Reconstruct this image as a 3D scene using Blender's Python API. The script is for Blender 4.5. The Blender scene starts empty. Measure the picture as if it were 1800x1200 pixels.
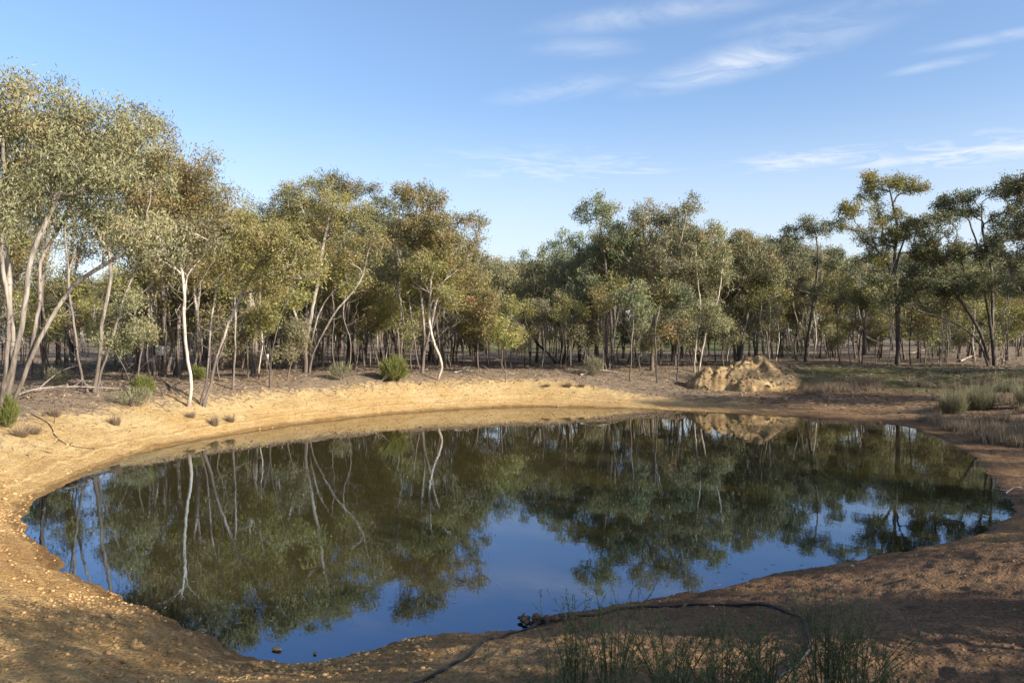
import bpy, math, random
import numpy as np
from mathutils import Vector
R = math.radians
random.seed(7); RNG = np.random.default_rng(7)
SC = bpy.context.scene
COL = SC.collection

# ------------------------------------------------------------------ camera, sky, sun, exposure
CAM_H, FPX, HORIZ = 3.0, 1400.0, 595.0           # eye height above the water, focal length in photo pixels, horizon row
SUN_AZ = math.atan2(-0.52, 0.85)                  # direction towards the sun (x right, y away from the camera)
SUN_EL = R(25)
cam = bpy.data.objects.new('camera', bpy.data.cameras.new('camera')); COL.objects.link(cam)
cam.location = (0, 0, CAM_H); cam.rotation_euler = (R(90 - 0.2), 0, 0)
cam.data.sensor_width = 36; cam.data.lens = 28; cam.data.clip_end = 6000; cam.data.clip_start = 0.05
SC.camera = cam

W = bpy.data.worlds.new('World'); SC.world = W; W.use_nodes = True
def build_world():
    nt = W.node_tree; N = nt.nodes; L = nt.links; N.clear()
    out = N.new('ShaderNodeOutputWorld'); bg = N.new('ShaderNodeBackground')
    sky = N.new('ShaderNodeTexSky'); sky.sky_type = 'NISHITA'; sky.sun_disc = False
    sky.sun_elevation = SUN_EL; sky.sun_rotation = math.pi/2 - SUN_AZ
    sky.air_density = 1.0; sky.dust_density = 2.2; sky.ozone_density = 2.2; sky.altitude = 200
    tc = N.new('ShaderNodeTexCoord'); sep = N.new('ShaderNodeSeparateXYZ'); L.new(tc.outputs['Generated'], sep.inputs[0])
    def m(op, a, b=None, c=None, clamp=False):
        n = N.new('ShaderNodeMath'); n.operation = op; n.use_clamp = clamp
        for i, v in enumerate((a, b, c)):
            if v is None: continue
            if isinstance(v, (int, float)): n.inputs[i].default_value = v
            else: L.new(v, n.inputs[i])
        return n.outputs[0]
    z = m('MAXIMUM', sep.outputs[2], 0.03)
    px, py = m('DIVIDE', sep.outputs[0], z), m('DIVIDE', sep.outputs[1], z)
    comb = N.new('ShaderNodeCombineXYZ'); L.new(px, comb.inputs[0]); L.new(py, comb.inputs[1])
    # thin cirrus patches on a flat cloud layer: centre, long axis angle, half length, half width, strength
    patches = [(.83, 2.88, -50, .46, .16, .72), (.30, 4.7, 8, 1.0, .6, .60), (2.5, 4.3, -25, .8, .55, .95), (1.62, 4.5, -40, .6, .34, .75),
               (.43, 2.46, -20, .35, .10, .38), (1.66, 2.62, -35, .25, .06, .50), (.2, 3.2, -35, .35, .13, .30), (1.55, 2.92, -40, .16, .06, .38),
               (.25, 2.75, 0, .18, .1, .28), (1.0, 2.45, -30, .3, .08, .4), (.9, 6.2, 0, 3.2, 1.6, .45), (-3.6, 6.5, 20, 1.5, .5, .25), (-2, -3, 30, 2.2, .6, .4), (4, -1, 60, 1.6, .5, .4)]
    tot = None
    for cx, cy, ang, hl, hw, s in patches:
        mp = N.new('ShaderNodeMapping'); mp.vector_type = 'TEXTURE'
        mp.inputs['Location'].default_value = (cx, cy, 0); mp.inputs['Rotation'].default_value = (0, 0, R(ang)); mp.inputs['Scale'].default_value = (hl, hw, 1)
        L.new(comb.outputs[0], mp.inputs['Vector'])
        ln = N.new('ShaderNodeVectorMath'); ln.operation = 'LENGTH'; L.new(mp.outputs[0], ln.inputs[0])
        mr = N.new('ShaderNodeMapRange'); mr.interpolation_type = 'SMOOTHSTEP'
        mr.inputs['From Min'].default_value = 1.5; mr.inputs['From Max'].default_value = 0.0; mr.inputs['To Max'].default_value = s
        L.new(ln.outputs[1], mr.inputs['Value'])
        tot = mr.outputs[0] if tot is None else m('MAXIMUM', tot, mr.outputs[0])
    mp = N.new('ShaderNodeMapping'); mp.inputs['Rotation'].default_value = (0, 0, R(42)); mp.inputs['Scale'].default_value = (2.4, 3.0, 1); L.new(comb.outputs[0], mp.inputs['Vector'])
    nz = N.new('ShaderNodeTexNoise'); nz.inputs['Scale'].default_value = 1.3; nz.inputs['Detail'].default_value = 9; nz.inputs['Roughness'].default_value = .62; nz.inputs['Distortion'].default_value = 1.1
    L.new(mp.outputs[0], nz.inputs['Vector'])
    rp = N.new('ShaderNodeMapRange'); rp.interpolation_type = 'SMOOTHSTEP'; rp.inputs['From Min'].default_value = .22; rp.inputs['From Max'].default_value = .78; L.new(nz.outputs[0], rp.inputs['Value'])
    mask = m('MULTIPLY', tot, rp.outputs[0], clamp=True)
    vl = N.new('ShaderNodeMapRange'); vl.interpolation_type = 'SMOOTHSTEP'; vl.inputs['From Min'].default_value = .30; vl.inputs['From Max'].default_value = .06; vl.inputs['To Max'].default_value = .5; L.new(sep.outputs[2], vl.inputs['Value'])
    mask = m('MAXIMUM', mask, vl.outputs[0])                        # thin high haze thickening evenly towards the horizon all round
    tint = N.new('ShaderNodeMix'); tint.data_type = 'RGBA'; tint.blend_type = 'MULTIPLY'; tint.inputs['Factor'].default_value = 1
    tint.inputs['B'].default_value = (0.935, 0.985, 1.06, 1); L.new(sky.outputs[0], tint.inputs['A'])
    mix = N.new('ShaderNodeMix'); mix.data_type = 'RGBA'; mix.inputs['B'].default_value = (4.4, 4.5, 4.7, 1)
    L.new(mask, mix.inputs['Factor']); L.new(tint.outputs['Result'], mix.inputs['A'])
    L.new(mix.outputs['Result'], bg.inputs['Color']); bg.inputs['Strength'].default_value = 0.116
    L.new(bg.outputs[0], out.inputs[0])
build_world()

sun = bpy.data.objects.new('sun', bpy.data.lights.new('sun', 'SUN')); COL.objects.link(sun)
sun.data.energy = 5.0; sun.data.angle = R(0.53); sun.data.color = (1.0, .92, .80)
sd_ = Vector((math.cos(SUN_AZ)*math.cos(SUN_EL), math.sin(SUN_AZ)*math.cos(SUN_EL), math.sin(SUN_EL)))
sun.rotation_euler = sd_.to_track_quat('Z', 'Y').to_euler(); sun.location = (20, -20, 30)
SC.view_settings.view_transform = 'Standard'; SC.view_settings.look = 'None'; SC.view_settings.exposure = 1.02; SC.view_settings.gamma = 1
SC.cycles.max_bounces = 6; SC.cycles.diffuse_bounces = 2; SC.cycles.glossy_bounces = 3; SC.cycles.transparent_max_bounces = 6; SC.cycles.transmission_bounces = 3
SC.cycles.use_denoising = True

# ------------------------------------------------------------------ helpers
def px2x(px, D): return (px - 900.0)/FPX*D
def py2z(py, D): return CAM_H - (py - HORIZ)/FPX*D
def P(px, py, D): return np.array([px2x(px, D), D, py2z(py, D)])

def mesh_np(name, V, faces, attrs=None, smooth=False):
    """V (n,3); faces: list of (m,k) int arrays; attrs: {name: (domain, array)}"""
    me = bpy.data.meshes.new(name)
    V = np.ascontiguousarray(V, dtype=np.float32)
    faces = [np.asarray(f, dtype=np.int32) for f in faces if len(f)]
    li = np.concatenate([f.ravel() for f in faces]); tot = np.concatenate([np.full(len(f), f.shape[1], np.int32) for f in faces])
    st = np.concatenate([[0], np.cumsum(tot)[:-1]]).astype(np.int32)
    me.vertices.add(len(V)); me.vertices.foreach_set('co', V.ravel())
    me.loops.add(len(li)); me.loops.foreach_set('vertex_index', li.astype(np.int32))
    me.polygons.add(len(tot)); me.polygons.foreach_set('loop_start', st); me.polygons.foreach_set('loop_total', tot)
    if smooth: me.polygons.foreach_set('use_smooth', np.ones(len(tot), bool))
    for k, (dom, a) in (attrs or {}).items():
        at = me.attributes.new(k, 'FLOAT', dom); at.data.foreach_set('value', np.asarray(a, np.float32).ravel())
    me.update(calc_edges=True); me.validate()
    return me
def link(name, me, mat=None, parent=None):
    o = bpy.data.objects.new(name, me); COL.objects.link(o)
    if mat and me and not me.materials: me.materials.append(mat)
    if parent: o.parent = parent
    return o
def tag(o, label=None, cat=None, group=None, kind=None):
    for k, v in (('label', label), ('category', cat), ('group', group), ('kind', kind)):
        if v: o[k] = v
    return o
def empty(name, loc, rz=0, s=1.0):
    o = bpy.data.objects.new(name, None); COL.objects.link(o); o.empty_display_size = .2
    o.location = loc; o.rotation_euler.z = rz; o.scale = (s, s, s); return o
def copy_tree(o, parent=None):
    c = o.copy(); COL.objects.link(c); c.parent = parent
    for ch in o.children: copy_tree(ch, c)
    return c
def nrm(a): return a/np.maximum(np.linalg.norm(a, axis=-1, keepdims=True), 1e-9)

def _hash(ix, iy, s):
    h = (ix.astype(np.int64)*374761393 + iy.astype(np.int64)*668265263 + s*1442695041) & 0xffffffff
    h = ((h ^ (h >> 13))*1274126177) & 0xffffffff
    return ((h ^ (h >> 16)) & 0xffff)/65535.0
def vnoise(x, y, s=0):
    ix, iy = np.floor(x), np.floor(y); fx, fy = x-ix, y-iy; fx, fy = fx*fx*(3-2*fx), fy*fy*(3-2*fy)
    a, b, c, d = _hash(ix, iy, s), _hash(ix+1, iy, s), _hash(ix, iy+1, s), _hash(ix+1, iy+1, s)
    return (a*(1-fx)+b*fx)*(1-fy) + (c*(1-fx)+d*fx)*fy
def fbm(x, y, o=4, s=0):
    t = 0; a = .5; n = 0
    for i in range(o): t = t + a*vnoise(x*2**i + 17.3*i, y*2**i - 9.1*i, s+i); n += a; a *= .5
    return t/n - .5
def sstep(a, b, x): t = np.clip((x-a)/(b-a), 0, 1); return t*t*(3-2*t)
def crom(pts, step):
    p = np.array(pts, float); p = np.vstack([2*p[0]-p[1], p, 2*p[-1]-p[-2]]); out = []
    for i in range(1, len(p)-2):
        n = max(2, int(np.linalg.norm(p[i+1]-p[i])/step)+1); t = np.linspace(0, 1, n, endpoint=False)[:, None]
        out.append(.5*((2*p[i]) + (-p[i-1]+p[i+1])*t + (2*p[i-1]-5*p[i]+4*p[i+1]-p[i+2])*t*t + (-p[i-1]+3*p[i]-3*p[i+1]+p[i+2])*t**3))
    return np.vstack(out + [p[-2:-1]])

# ------------------------------------------------------------------ the lie of the land
SHORE_PX = [(45, 940), (48, 900), (95, 862), (200, 812), (330, 777), (500, 749), (700, 726), (900, 715), (1050, 716), (1200, 722), (1400, 733), (1560, 745), (1640, 765), (1705, 800),
            (1750, 850), (1778, 905), (1700, 945), (1600, 968), (1400, 1010), (1200, 1050), (1010, 1082), (930, 1095), (905, 1110), (780, 1122), (690, 1140), (600, 1162), (510, 1166), (420, 1142), (300, 1086), (200, 1042), (120, 1000)]
SHORE = np.array([[px2x(x, CAM_H*FPX/(y-HORIZ)), CAM_H*FPX/(y-HORIZ)] for x, y in SHORE_PX])
SHORE = crom(np.vstack([SHORE, SHORE[:1]]), .8)[:-1]
def sdist(x, y):
    x = np.atleast_1d(np.asarray(x, float)); y = np.atleast_1d(np.asarray(y, float)); shp = x.shape; x = x.ravel(); y = y.ravel()
    A = SHORE; B = np.roll(SHORE, -1, 0); out = np.empty(len(x))
    for i in range(0, len(x), 20000):
        X, Y = x[i:i+20000, None], y[i:i+20000, None]
        d = B-A; t = np.clip(((X-A[:, 0])*d[:, 0] + (Y-A[:, 1])*d[:, 1])/(d**2).sum(1), 0, 1)
        dd = np.sqrt(((X-A[:, 0]-t*d[:, 0])**2 + (Y-A[:, 1]-t*d[:, 1])**2).min(1))
        cr = ((A[:, 1] > Y) != (B[:, 1] > Y)) & (X < (B[:, 0]-A[:, 0])*(Y-A[:, 1])/(B[:, 1]-A[:, 1]+1e-12) + A[:, 0])
        out[i:i+20000] = np.where(cr.sum(1) % 2 == 1, -dd, dd)
    return out.reshape(shp)
ANG = np.array([-180, -150, -120, -90, -60, -30, 0, 30, 55, 68, 88, 100, 140, 180])
WID = np.array([5.6, 6.5, 7.2, 7.5, 9, 11, 13, 14, 14, 12, 6.2, 5.2, 5.2, 5.6])
def land(x, y):
    """height of the ground and the distance from the water's edge"""
    x = np.asarray(x, float); y = np.asarray(y, float)
    s = sdist(x, y) + .22*fbm(x*.9, y*.9, 3, 5) + .17*fbm(x*3.2, y*3.2, 3, 8)
    a = np.degrees(np.arctan2(y-20, x-1)); w = np.interp(a, ANG, WID)
    t = np.clip(s/w, 0, 1); z = 1.4*(1.5*t - .5*t**3)
    gentle = sstep(8, 13, w); z = z*(1-gentle) + gentle*1.45*(.55*t + .45*t*t)
    # eroded little step where the water has undercut the near bank
    near = sstep(14, 10, y)*sstep(-3.5, -1, x)
    z = z + near*.07*sstep(.02, .14, s)
    z = np.where(s < 0, np.maximum(s*.34, -1.8 + .1*s*0), z)
    r = np.hypot(x, y)
    z = z + sstep(.1, 2.5, s)*(.16*fbm(x*.35, y*.35, 3, 1) + .10*fbm(x*1.3, y*1.3, 3, 2)) + sstep(-.3, .6, s)*(.06*fbm(x*3.5, y*3.5, 3, 3) + .05*fbm(x*12, y*12, 3, 4)*sstep(40, 10, r))
    z = z + np.maximum(r-62, 0)*.011 + sstep(60, 300, r)*1.2*fbm(x*.02, y*.02, 2, 9)
    return z, s
def gz(x, y): return float(land(np.array([x]), np.array([y]))[0][0])

def on_ground(px, py):
    """where the sight line through a picture point meets the ground"""
    d = np.array([(px-900)/FPX, 1, -(py-HORIZ)/FPX]); t = np.geomspace(2.5, 120, 1500); q = d[None]*t[:, None]; q[:, 2] += CAM_H; z, _ = land(q[:, 0], q[:, 1]); k = np.argmax(q[:, 2] <= np.maximum(z, 0)); return q[k]
# ------------------------------------------------------------------ material helpers
def mat(name):
    m = bpy.data.materials.new(name); m.use_nodes = True; nt = m.node_tree; nt.nodes.clear()
    out = nt.nodes.new('ShaderNodeOutputMaterial'); return m, nt, out
class NB:
    def __init__(s, nt): s.nt = nt; s.N = nt.nodes; s.L = nt.links
    def put(s, sock, v):
        if v is None: return
        if isinstance(v, bpy.types.NodeSocket): s.L.new(v, sock)
        else: sock.default_value = v
    def attr(s, n): a = s.N.new('ShaderNodeAttribute'); a.attribute_name = n; return a.outputs['Fac']
    def geo(s): return s.N.new('ShaderNodeNewGeometry').outputs['Position']
    def obj(s): return s.N.new('ShaderNodeTexCoord').outputs['Object']
    def orand(s): return s.N.new('ShaderNodeObjectInfo').outputs['Random']
    def mapping(s, v, sc): n = s.N.new('ShaderNodeMapping'); s.L.new(v, n.inputs['Vector']); n.inputs['Scale'].default_value = sc; return n.outputs[0]
    def noise(s, v, sc, det=4, ro=.55, dist=0):
        n = s.N.new('ShaderNodeTexNoise'); s.put(n.inputs['Vector'], v); n.inputs['Scale'].default_value = sc; n.inputs['Detail'].default_value = det; n.inputs['Roughness'].default_value = ro; n.inputs['Distortion'].default_value = dist
        return n.outputs['Fac']
    def voro(s, v, sc, out='Distance'):
        n = s.N.new('ShaderNodeTexVoronoi'); s.put(n.inputs['Vector'], v); n.inputs['Scale'].default_value = sc; return n.outputs[out]
    def rng(s, v, a, b, c=0., d=1.):
        n = s.N.new('ShaderNodeMapRange'); n.interpolation_type = 'SMOOTHSTEP'; s.put(n.inputs['Value'], v)
        for k, q in zip(('From Min', 'From Max', 'To Min', 'To Max'), (a, b, c, d)): n.inputs[k].default_value = q
        return n.outputs[0]
    def mth(s, op, a, b=None, clamp=False):
        n = s.N.new('ShaderNodeMath'); n.operation = op; n.use_clamp = clamp; s.put(n.inputs[0], a); s.put(n.inputs[1], b); return n.outputs[0]
    def mix(s, f, a, b, mode='MIX'):
        n = s.N.new('ShaderNodeMix'); n.data_type = 'RGBA'; n.blend_type = mode
        c = lambda v: (*v, 1) if isinstance(v, tuple) and len(v) == 3 else v
        s.put(n.inputs['Factor'], f); s.put(n.inputs['A'], c(a)); s.put(n.inputs['B'], c(b)); return n.outputs['Result']
    def bump(s, h, dist, st=1.):
        n = s.N.new('ShaderNodeBump'); s.put(n.inputs['Height'], h); n.inputs['Distance'].default_value = dist; n.inputs['Strength'].default_value = st; return n.outputs[0]
    def bsdf(s, col, rough=.8, nor=None, spec=.3):
        n = s.N.new('ShaderNodeBsdfPrincipled'); s.put(n.inputs['Base Color'], (*col, 1) if isinstance(col, tuple) else col); s.put(n.inputs['Roughness'], rough); n.inputs['Specular IOR Level'].default_value = spec
        if nor is not None: s.L.new(nor, n.inputs['Normal'])
        return n.outputs[0]

def ground_material():
    m, nt, out = mat('ground'); b = NB(nt); p = b.geo()
    n1, n2, n3 = b.noise(p, .8, 5), b.noise(p, 5, 6, .68), b.noise(p, 34, 5, .75)
    clay = b.mix(b.rng(n1, .35, .65), (.48, .330, .140), (.56, .415, .205))
    clay = b.mix(b.rng(n2, .50, .72), clay, (.43, .265, .105))
    oc = b.mix(b.rng(n1, .35, .65), (.43, .255, .088), (.52, .335, .135)); oc = b.mix(b.rng(n2, .5, .72), oc, (.30, .165, .065)); clay = b.mix(b.attr('orange'), clay, oc)
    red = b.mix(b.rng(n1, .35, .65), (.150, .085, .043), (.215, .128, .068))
    red = b.mix(b.rng(n2, .5, .7), red, (.100, .058, .033))  # red-brown soil, its colour darkened further to deepen the shade lying there
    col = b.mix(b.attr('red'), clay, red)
    lit = b.mix(b.rng(n3, .35, .65), (.125, .092, .062), (.31, .242, .168))
    lit = b.mix(b.rng(n2, .45, .7), lit, (.20, .135, .085))
    la = b.mth('ADD', b.attr('litter'), b.mth('MULTIPLY', b.mth('SUBTRACT', n2, .5), 1.3))
    col = b.mix(b.rng(la, .38, .66), col, lit)
    gr = b.mix(b.rng(n2, .35, .65), (.085, .092, .028), (.16, .14, .055))
    ga = b.mth('ADD', b.attr('grass'), b.mth('MULTIPLY', b.mth('SUBTRACT', b.noise(p, 1.7, 5, .6), .5), 1.2))
    col = b.mix(b.rng(ga, .4, .75), col, gr)
    fld = b.mix(b.rng(b.noise(p, .06, 3), .4, .62), (.105, .13, .035), (.20, .17, .07))
    col = b.mix(b.attr('field'), col, fld)
    peb = b.voro(p, 26); peb2 = b.voro(p, 26, 'Color')
    spk = b.mth('MULTIPLY', b.rng(peb, .42, .2), b.rng(n2, .42, .62))
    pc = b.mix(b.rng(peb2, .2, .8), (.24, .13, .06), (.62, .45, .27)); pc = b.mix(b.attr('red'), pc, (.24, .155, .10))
    col = b.mix(b.mth('MULTIPLY', spk, .55), col, pc)
    col = b.mix(1., col, b.mix(b.rng(n3, .25, .75), (.60, .58, .56), (1.30, 1.30, 1.30)), 'MULTIPLY')
    sh = b.mth('ADD', b.mth('MULTIPLY', b.attr('shore'), 9.), b.mth('MULTIPLY', n1, 1.6)); cmb = b.N.new('ShaderNodeCombineXYZ'); b.L.new(sh, cmb.inputs[0]); rg = b.noise(cmb.outputs[0], 2.2, 3, .6)
    col = b.mix(b.rng(b.attr('shore'), .75, .05), col, b.mix(1., col, b.mix(b.rng(rg, .35, .65), (.66, .58, .50), (1.10, 1.06, 1.0)), 'MULTIPLY'))
    wet = b.attr('wet'); col = b.mix(wet, col, b.mix(1., col, (.46, .42, .36), 'MULTIPLY'))
    h = b.mth('ADD', b.mth('MULTIPLY', n3, .5), b.mth('ADD', b.mth('MULTIPLY', n2, 1.), b.mth('MULTIPLY', b.rng(peb, .5, .05), .45)))
    nor = b.bump(h, .07, 1.)
    nt.links.new(b.bsdf(col, b.mix(wet, (.9, .9, .9), (.55, .55, .55)), nor, .2), out.inputs[0]); return m

def water_material():
    m, nt, out = mat('pond_water'); b = NB(nt); p = b.geo()
    rip = b.mth('ADD', b.noise(b.mapping(p, (1, .55, 1)), 1.6, 2, .5), b.mth('MULTIPLY', b.noise(p, 9, 2, .5), .12))
    nor = b.bump(rip, .006, .3)
    fr = b.N.new('ShaderNodeFresnel'); fr.inputs['IOR'].default_value = 2.75; nt.links.new(nor, fr.inputs['Normal'])
    gl = b.N.new('ShaderNodeBsdfGlossy'); gl.inputs['Roughness'].default_value = .012; nt.links.new(b.mix(b.rng(fr.outputs[0], .42, .57), (.56, .74, 1.), (.98, .97, .97)), gl.inputs['Color']); nt.links.new(nor, gl.inputs['Normal'])
    tr = b.N.new('ShaderNodeBsdfTransparent'); tr.inputs['Color'].default_value = (.62, .56, .42, 1)
    df = b.N.new('ShaderNodeBsdfDiffuse'); df.inputs['Color'].default_value = (.034, .027, .009, 1)
    mx = b.N.new('ShaderNodeMixShader'); nt.links.new(b.attr('murk'), mx.inputs[0]); nt.links.new(tr.outputs[0], mx.inputs[1]); nt.links.new(df.outputs[0], mx.inputs[2])
    m2 = b.N.new('ShaderNodeMixShader'); nt.links.new(fr.outputs[0], m2.inputs[0]); nt.links.new(mx.outputs[0], m2.inputs[1]); nt.links.new(gl.outputs[0], m2.inputs[2])
    nt.links.new(m2.outputs[0], out.inputs[0]); return m

def leaf_material(name, ca, cb, cc, trans=.2):
    """ca, cb: the two greens, cc: the rusty young or dying leaves; 'tint' is a random value on each leaf"""
    m, nt, out = mat(name); b = NB(nt)
    t = b.attr('tint'); c = b.mix(b.rng(t, .1, .6), ca, cb); c = b.mix(b.rng(t, .70, .97), c, cc)
    hs = b.N.new('ShaderNodeHueSaturation'); b.put(hs.inputs['Value'], b.rng(b.orand(), 0, 1, .86, 1.14)); b.put(hs.inputs['Hue'], b.rng(b.orand(), 0, 1, .488, .512)); nt.links.new(c, hs.inputs['Color']); c = hs.outputs[0]
    pr = b.bsdf(c, .5, None, .3)
    tl = b.N.new('ShaderNodeBsdfTranslucent'); nt.links.new(b.mix(1., c, (1.1, 1.15, .6), 'MULTIPLY'), tl.inputs[0])
    mx = b.N.new('ShaderNodeMixShader'); mx.inputs[0].default_value = trans; nt.links.new(pr, mx.inputs[1]); nt.links.new(tl.outputs[0], mx.inputs[2])
    nt.links.new(mx.outputs[0], out.inputs[0]); return m
def bark_material(name, smooth_a, smooth_b, rough_c, zlo, zhi):
    """smooth upper bark in two tones with streaks, rough bark at the butt of the trunk fading out between zlo and zhi"""
    m, nt, out = mat(name); b = NB(nt); o = b.obj()
    st = b.noise(b.mapping(o, (7, 7, .9)), 1.5, 5, .6); bl = b.noise(o, 1.6, 4)
    c = b.mix(b.rng(st, .36, .66), smooth_a, smooth_b); c = b.mix(b.rng(bl, .58, .75), c, rough_c)
    sep = b.N.new('ShaderNodeSeparateXYZ'); nt.links.new(o, sep.inputs[0])
    zz = b.mth('ADD', sep.outputs[2], b.mth('MULTIPLY', b.mth('SUBTRACT', st, .5), 1.6))
    c = b.mix(b.rng(zz, zhi, zlo), c, b.mix(b.rng(st, .35, .6), rough_c, tuple(v*1.7 for v in rough_c)))
    nor = b.bump(st, .03, .8); nt.links.new(b.bsdf(c, .85, nor, .2), out.inputs[0]); return m
def plain(name, ca, cb, sc=8, rough=.85, bump=.01, stretch=(1, 1, 1)):
    m, nt, out = mat(name); b = NB(nt); n = b.noise(b.mapping(b.obj(), stretch), sc, 5, .6)
    nt.links.new(b.bsdf(b.mix(b.rng(n, .35, .65), ca, cb), rough, b.bump(n, bump), .25), out.inputs[0]); return m
def blade_material(name, ca, cb, trans=.25):
    m, nt, out = mat(name); b = NB(nt); c = b.mix(b.attr('tint'), ca, cb)
    tl = b.N.new('ShaderNodeBsdfTranslucent'); nt.links.new(c, tl.inputs[0]); mx = b.N.new('ShaderNodeMixShader'); mx.inputs[0].default_value = trans
    nt.links.new(b.bsdf(c, .6, None, .3), mx.inputs[1]); nt.links.new(tl.outputs[0], mx.inputs[2]); nt.links.new(mx.outputs[0], out.inputs[0]); return m

M = dict(
    ground=ground_material(), water=water_material(),
    leaf_grey=leaf_material('leaf_grey', (0.151, 0.148, 0.078), (0.248, 0.227, 0.118), (0.278, 0.179, 0.094)),
    leaf_olive=leaf_material('leaf_olive', (0.157, 0.149, 0.050), (0.271, 0.232, 0.086), (0.315, 0.202, 0.090)),
    leaf_green=leaf_material('leaf_green', (0.169, 0.180, 0.050), (0.284, 0.262, 0.086), (0.315, 0.215, 0.077)),
    leaf_blue=leaf_material('leaf_blue', (0.109, 0.133, 0.070), (0.194, 0.205, 0.107), (0.290, 0.172, 0.090)),
    leaf_dark=leaf_material('leaf_dark', (0.085, 0.098, 0.051), (0.157, 0.156, 0.078), (0.230, 0.137, 0.070)),
    leaf_far=leaf_material('leaf_far', (.050, .060, .030), (.075, .080, .040), (.09, .08, .04), .1),
    bark_pale=bark_material('bark_pale', (.34, .285, .225), (.54, .475, .39), (.17, .13, .095), .1, 1.0),
    bark_grey=bark_material('bark_grey', (.165, .140, .115), (.34, .295, .245), (.085, .068, .054), .5, 3.6),
    bark_dark=bark_material('bark_dark', (.10, .082, .070), (.21, .175, .15), (.055, .044, .038), 1, 4.),
    bark_mid=bark_material('bark_mid', (.20, .165, .135), (.40, .345, .285), (.085, .066, .054), .8, 3.4),
    dead=plain('dead_wood', (.20, .165, .13), (.36, .31, .255), 5, .9, .01, (6, 6, 1)),
    charred=plain('charred_wood', (.04, .03, .025), (.12, .09, .07), 5, .9, .01),  # dark sticks; also paints the shade inside the nest box hole
    stone=plain('ochre_stone', (.24, .13, .05), (.52, .345, .16), 13, .85, .006),
    stone_red=plain('brown_stone', (.11, .065, .04), (.28, .18, .115), 9, .85, .006),
    litter=blade_material('leaf_litter', (.10, .07, .05), (.34, .26, .19), .1),
    broom=blade_material('broom_green', (.105, .130, .030), (.21, .205, .062)),
    wisp=blade_material('wispy_green', (.060, .092, .034), (.125, .155, .070)),
    dry=blade_material('dry_grass', (.16, .115, .072), (.30, .23, .15)),
    rush=blade_material('rush_green', (.125, .125, .066), (.26, .235, .14)),
    twig=plain('grey_twig', (.15, .11, .09), (.26, .21, .17), 9),
    hose=plain('black_polythene', (.012, .013, .015), (.035, .033, .032), 4, .65, .002),
    mound=plain('heap_clay', (.19, .122, .060), (.37, .26, .128), 1.8, .95, .06),
    boxwood=plain('box_timber', (.42, .38, .32), (.60, .56, .50), 6),
    white=plain('white_paint', (.72, .72, .70), (.82, .82, .80), 6),
)

# ------------------------------------------------------------------ ground and water
def build_ground():
    fine = np.radians(np.linspace(-36, 36, 430)); coarse = np.radians(np.linspace(36, 324, 90))[1:-1]
    th = np.concatenate([fine, coarse]); nr = 560
    rr = np.concatenate([np.linspace(.4, 3.2, 14)[:-1], np.geomspace(3.2, 60, nr-150), np.geomspace(60, 2600, 138)[1:]]); nr = len(rr)
    TH, RR = np.meshgrid(th, rr); X = np.sin(TH)*RR; Y = np.cos(TH)*RR
    z, s = land(X.ravel(), Y.ravel()); X, Y = X.ravel(), Y.ravel()
    V = np.column_stack([X, Y, z]); na = len(th)
    i, j = np.meshgrid(np.arange(nr-1), np.arange(na), indexing='ij'); i, j = i.ravel(), j.ravel(); jn = (j+1) % na
    F = np.column_stack([i*na+j, i*na+jn, (i+1)*na+jn, (i+1)*na+j])[:, ::-1]
    V = np.vstack([V, [0, 0, gz(0, .01)]]); c = len(V)-1; k = np.arange(na); F3 = np.column_stack([np.full(na, c), (k+1) % na, k])
    pad = lambda a: np.append(a, a[-1])
    r = np.hypot(X, Y); a = np.degrees(np.arctan2(Y-20, X-1))
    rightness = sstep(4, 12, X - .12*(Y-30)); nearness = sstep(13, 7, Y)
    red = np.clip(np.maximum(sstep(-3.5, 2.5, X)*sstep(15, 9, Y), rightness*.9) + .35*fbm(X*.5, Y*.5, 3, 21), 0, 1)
    lit = (.32*sstep(.6, 1.8, s) + .62*sstep(1.5, 4.6, s + 2.6*fbm(X*.35, Y*.35, 4, 31)))*sstep(9, 13, Y)
    lit = lit*(1 - .6*rightness) + .25*sstep(8, 14, s)*rightness
    lit = np.maximum(lit, .9*sstep(46, 56, r + 5*fbm(X*.2, Y*.2, 3, 35)))
    mead = sstep(6.5, 9, s + 2*fbm(X*.3, Y*.3, 3, 41))*sstep(9, 14, X)*sstep(28, 36, Y)*sstep(58, 48, r)
    field = sstep(74, 95, r + 10*fbm(X*.05, Y*.05, 2, 51))*sstep(-.10, -.02, X/np.maximum(Y, 1))*sstep(.40, .26, X/np.maximum(Y, 1))*(Y > 0)
    wet = sstep(.38, .03, s + .25*fbm(X*2, Y*2, 3, 62))*.92; orange = sstep(17, 10, Y)*(.8+.5*fbm(X*.6, Y*.6, 3, 61))
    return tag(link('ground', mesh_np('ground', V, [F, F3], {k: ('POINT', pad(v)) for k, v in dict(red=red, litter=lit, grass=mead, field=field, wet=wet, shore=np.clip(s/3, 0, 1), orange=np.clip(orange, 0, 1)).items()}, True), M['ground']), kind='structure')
build_ground()
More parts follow.
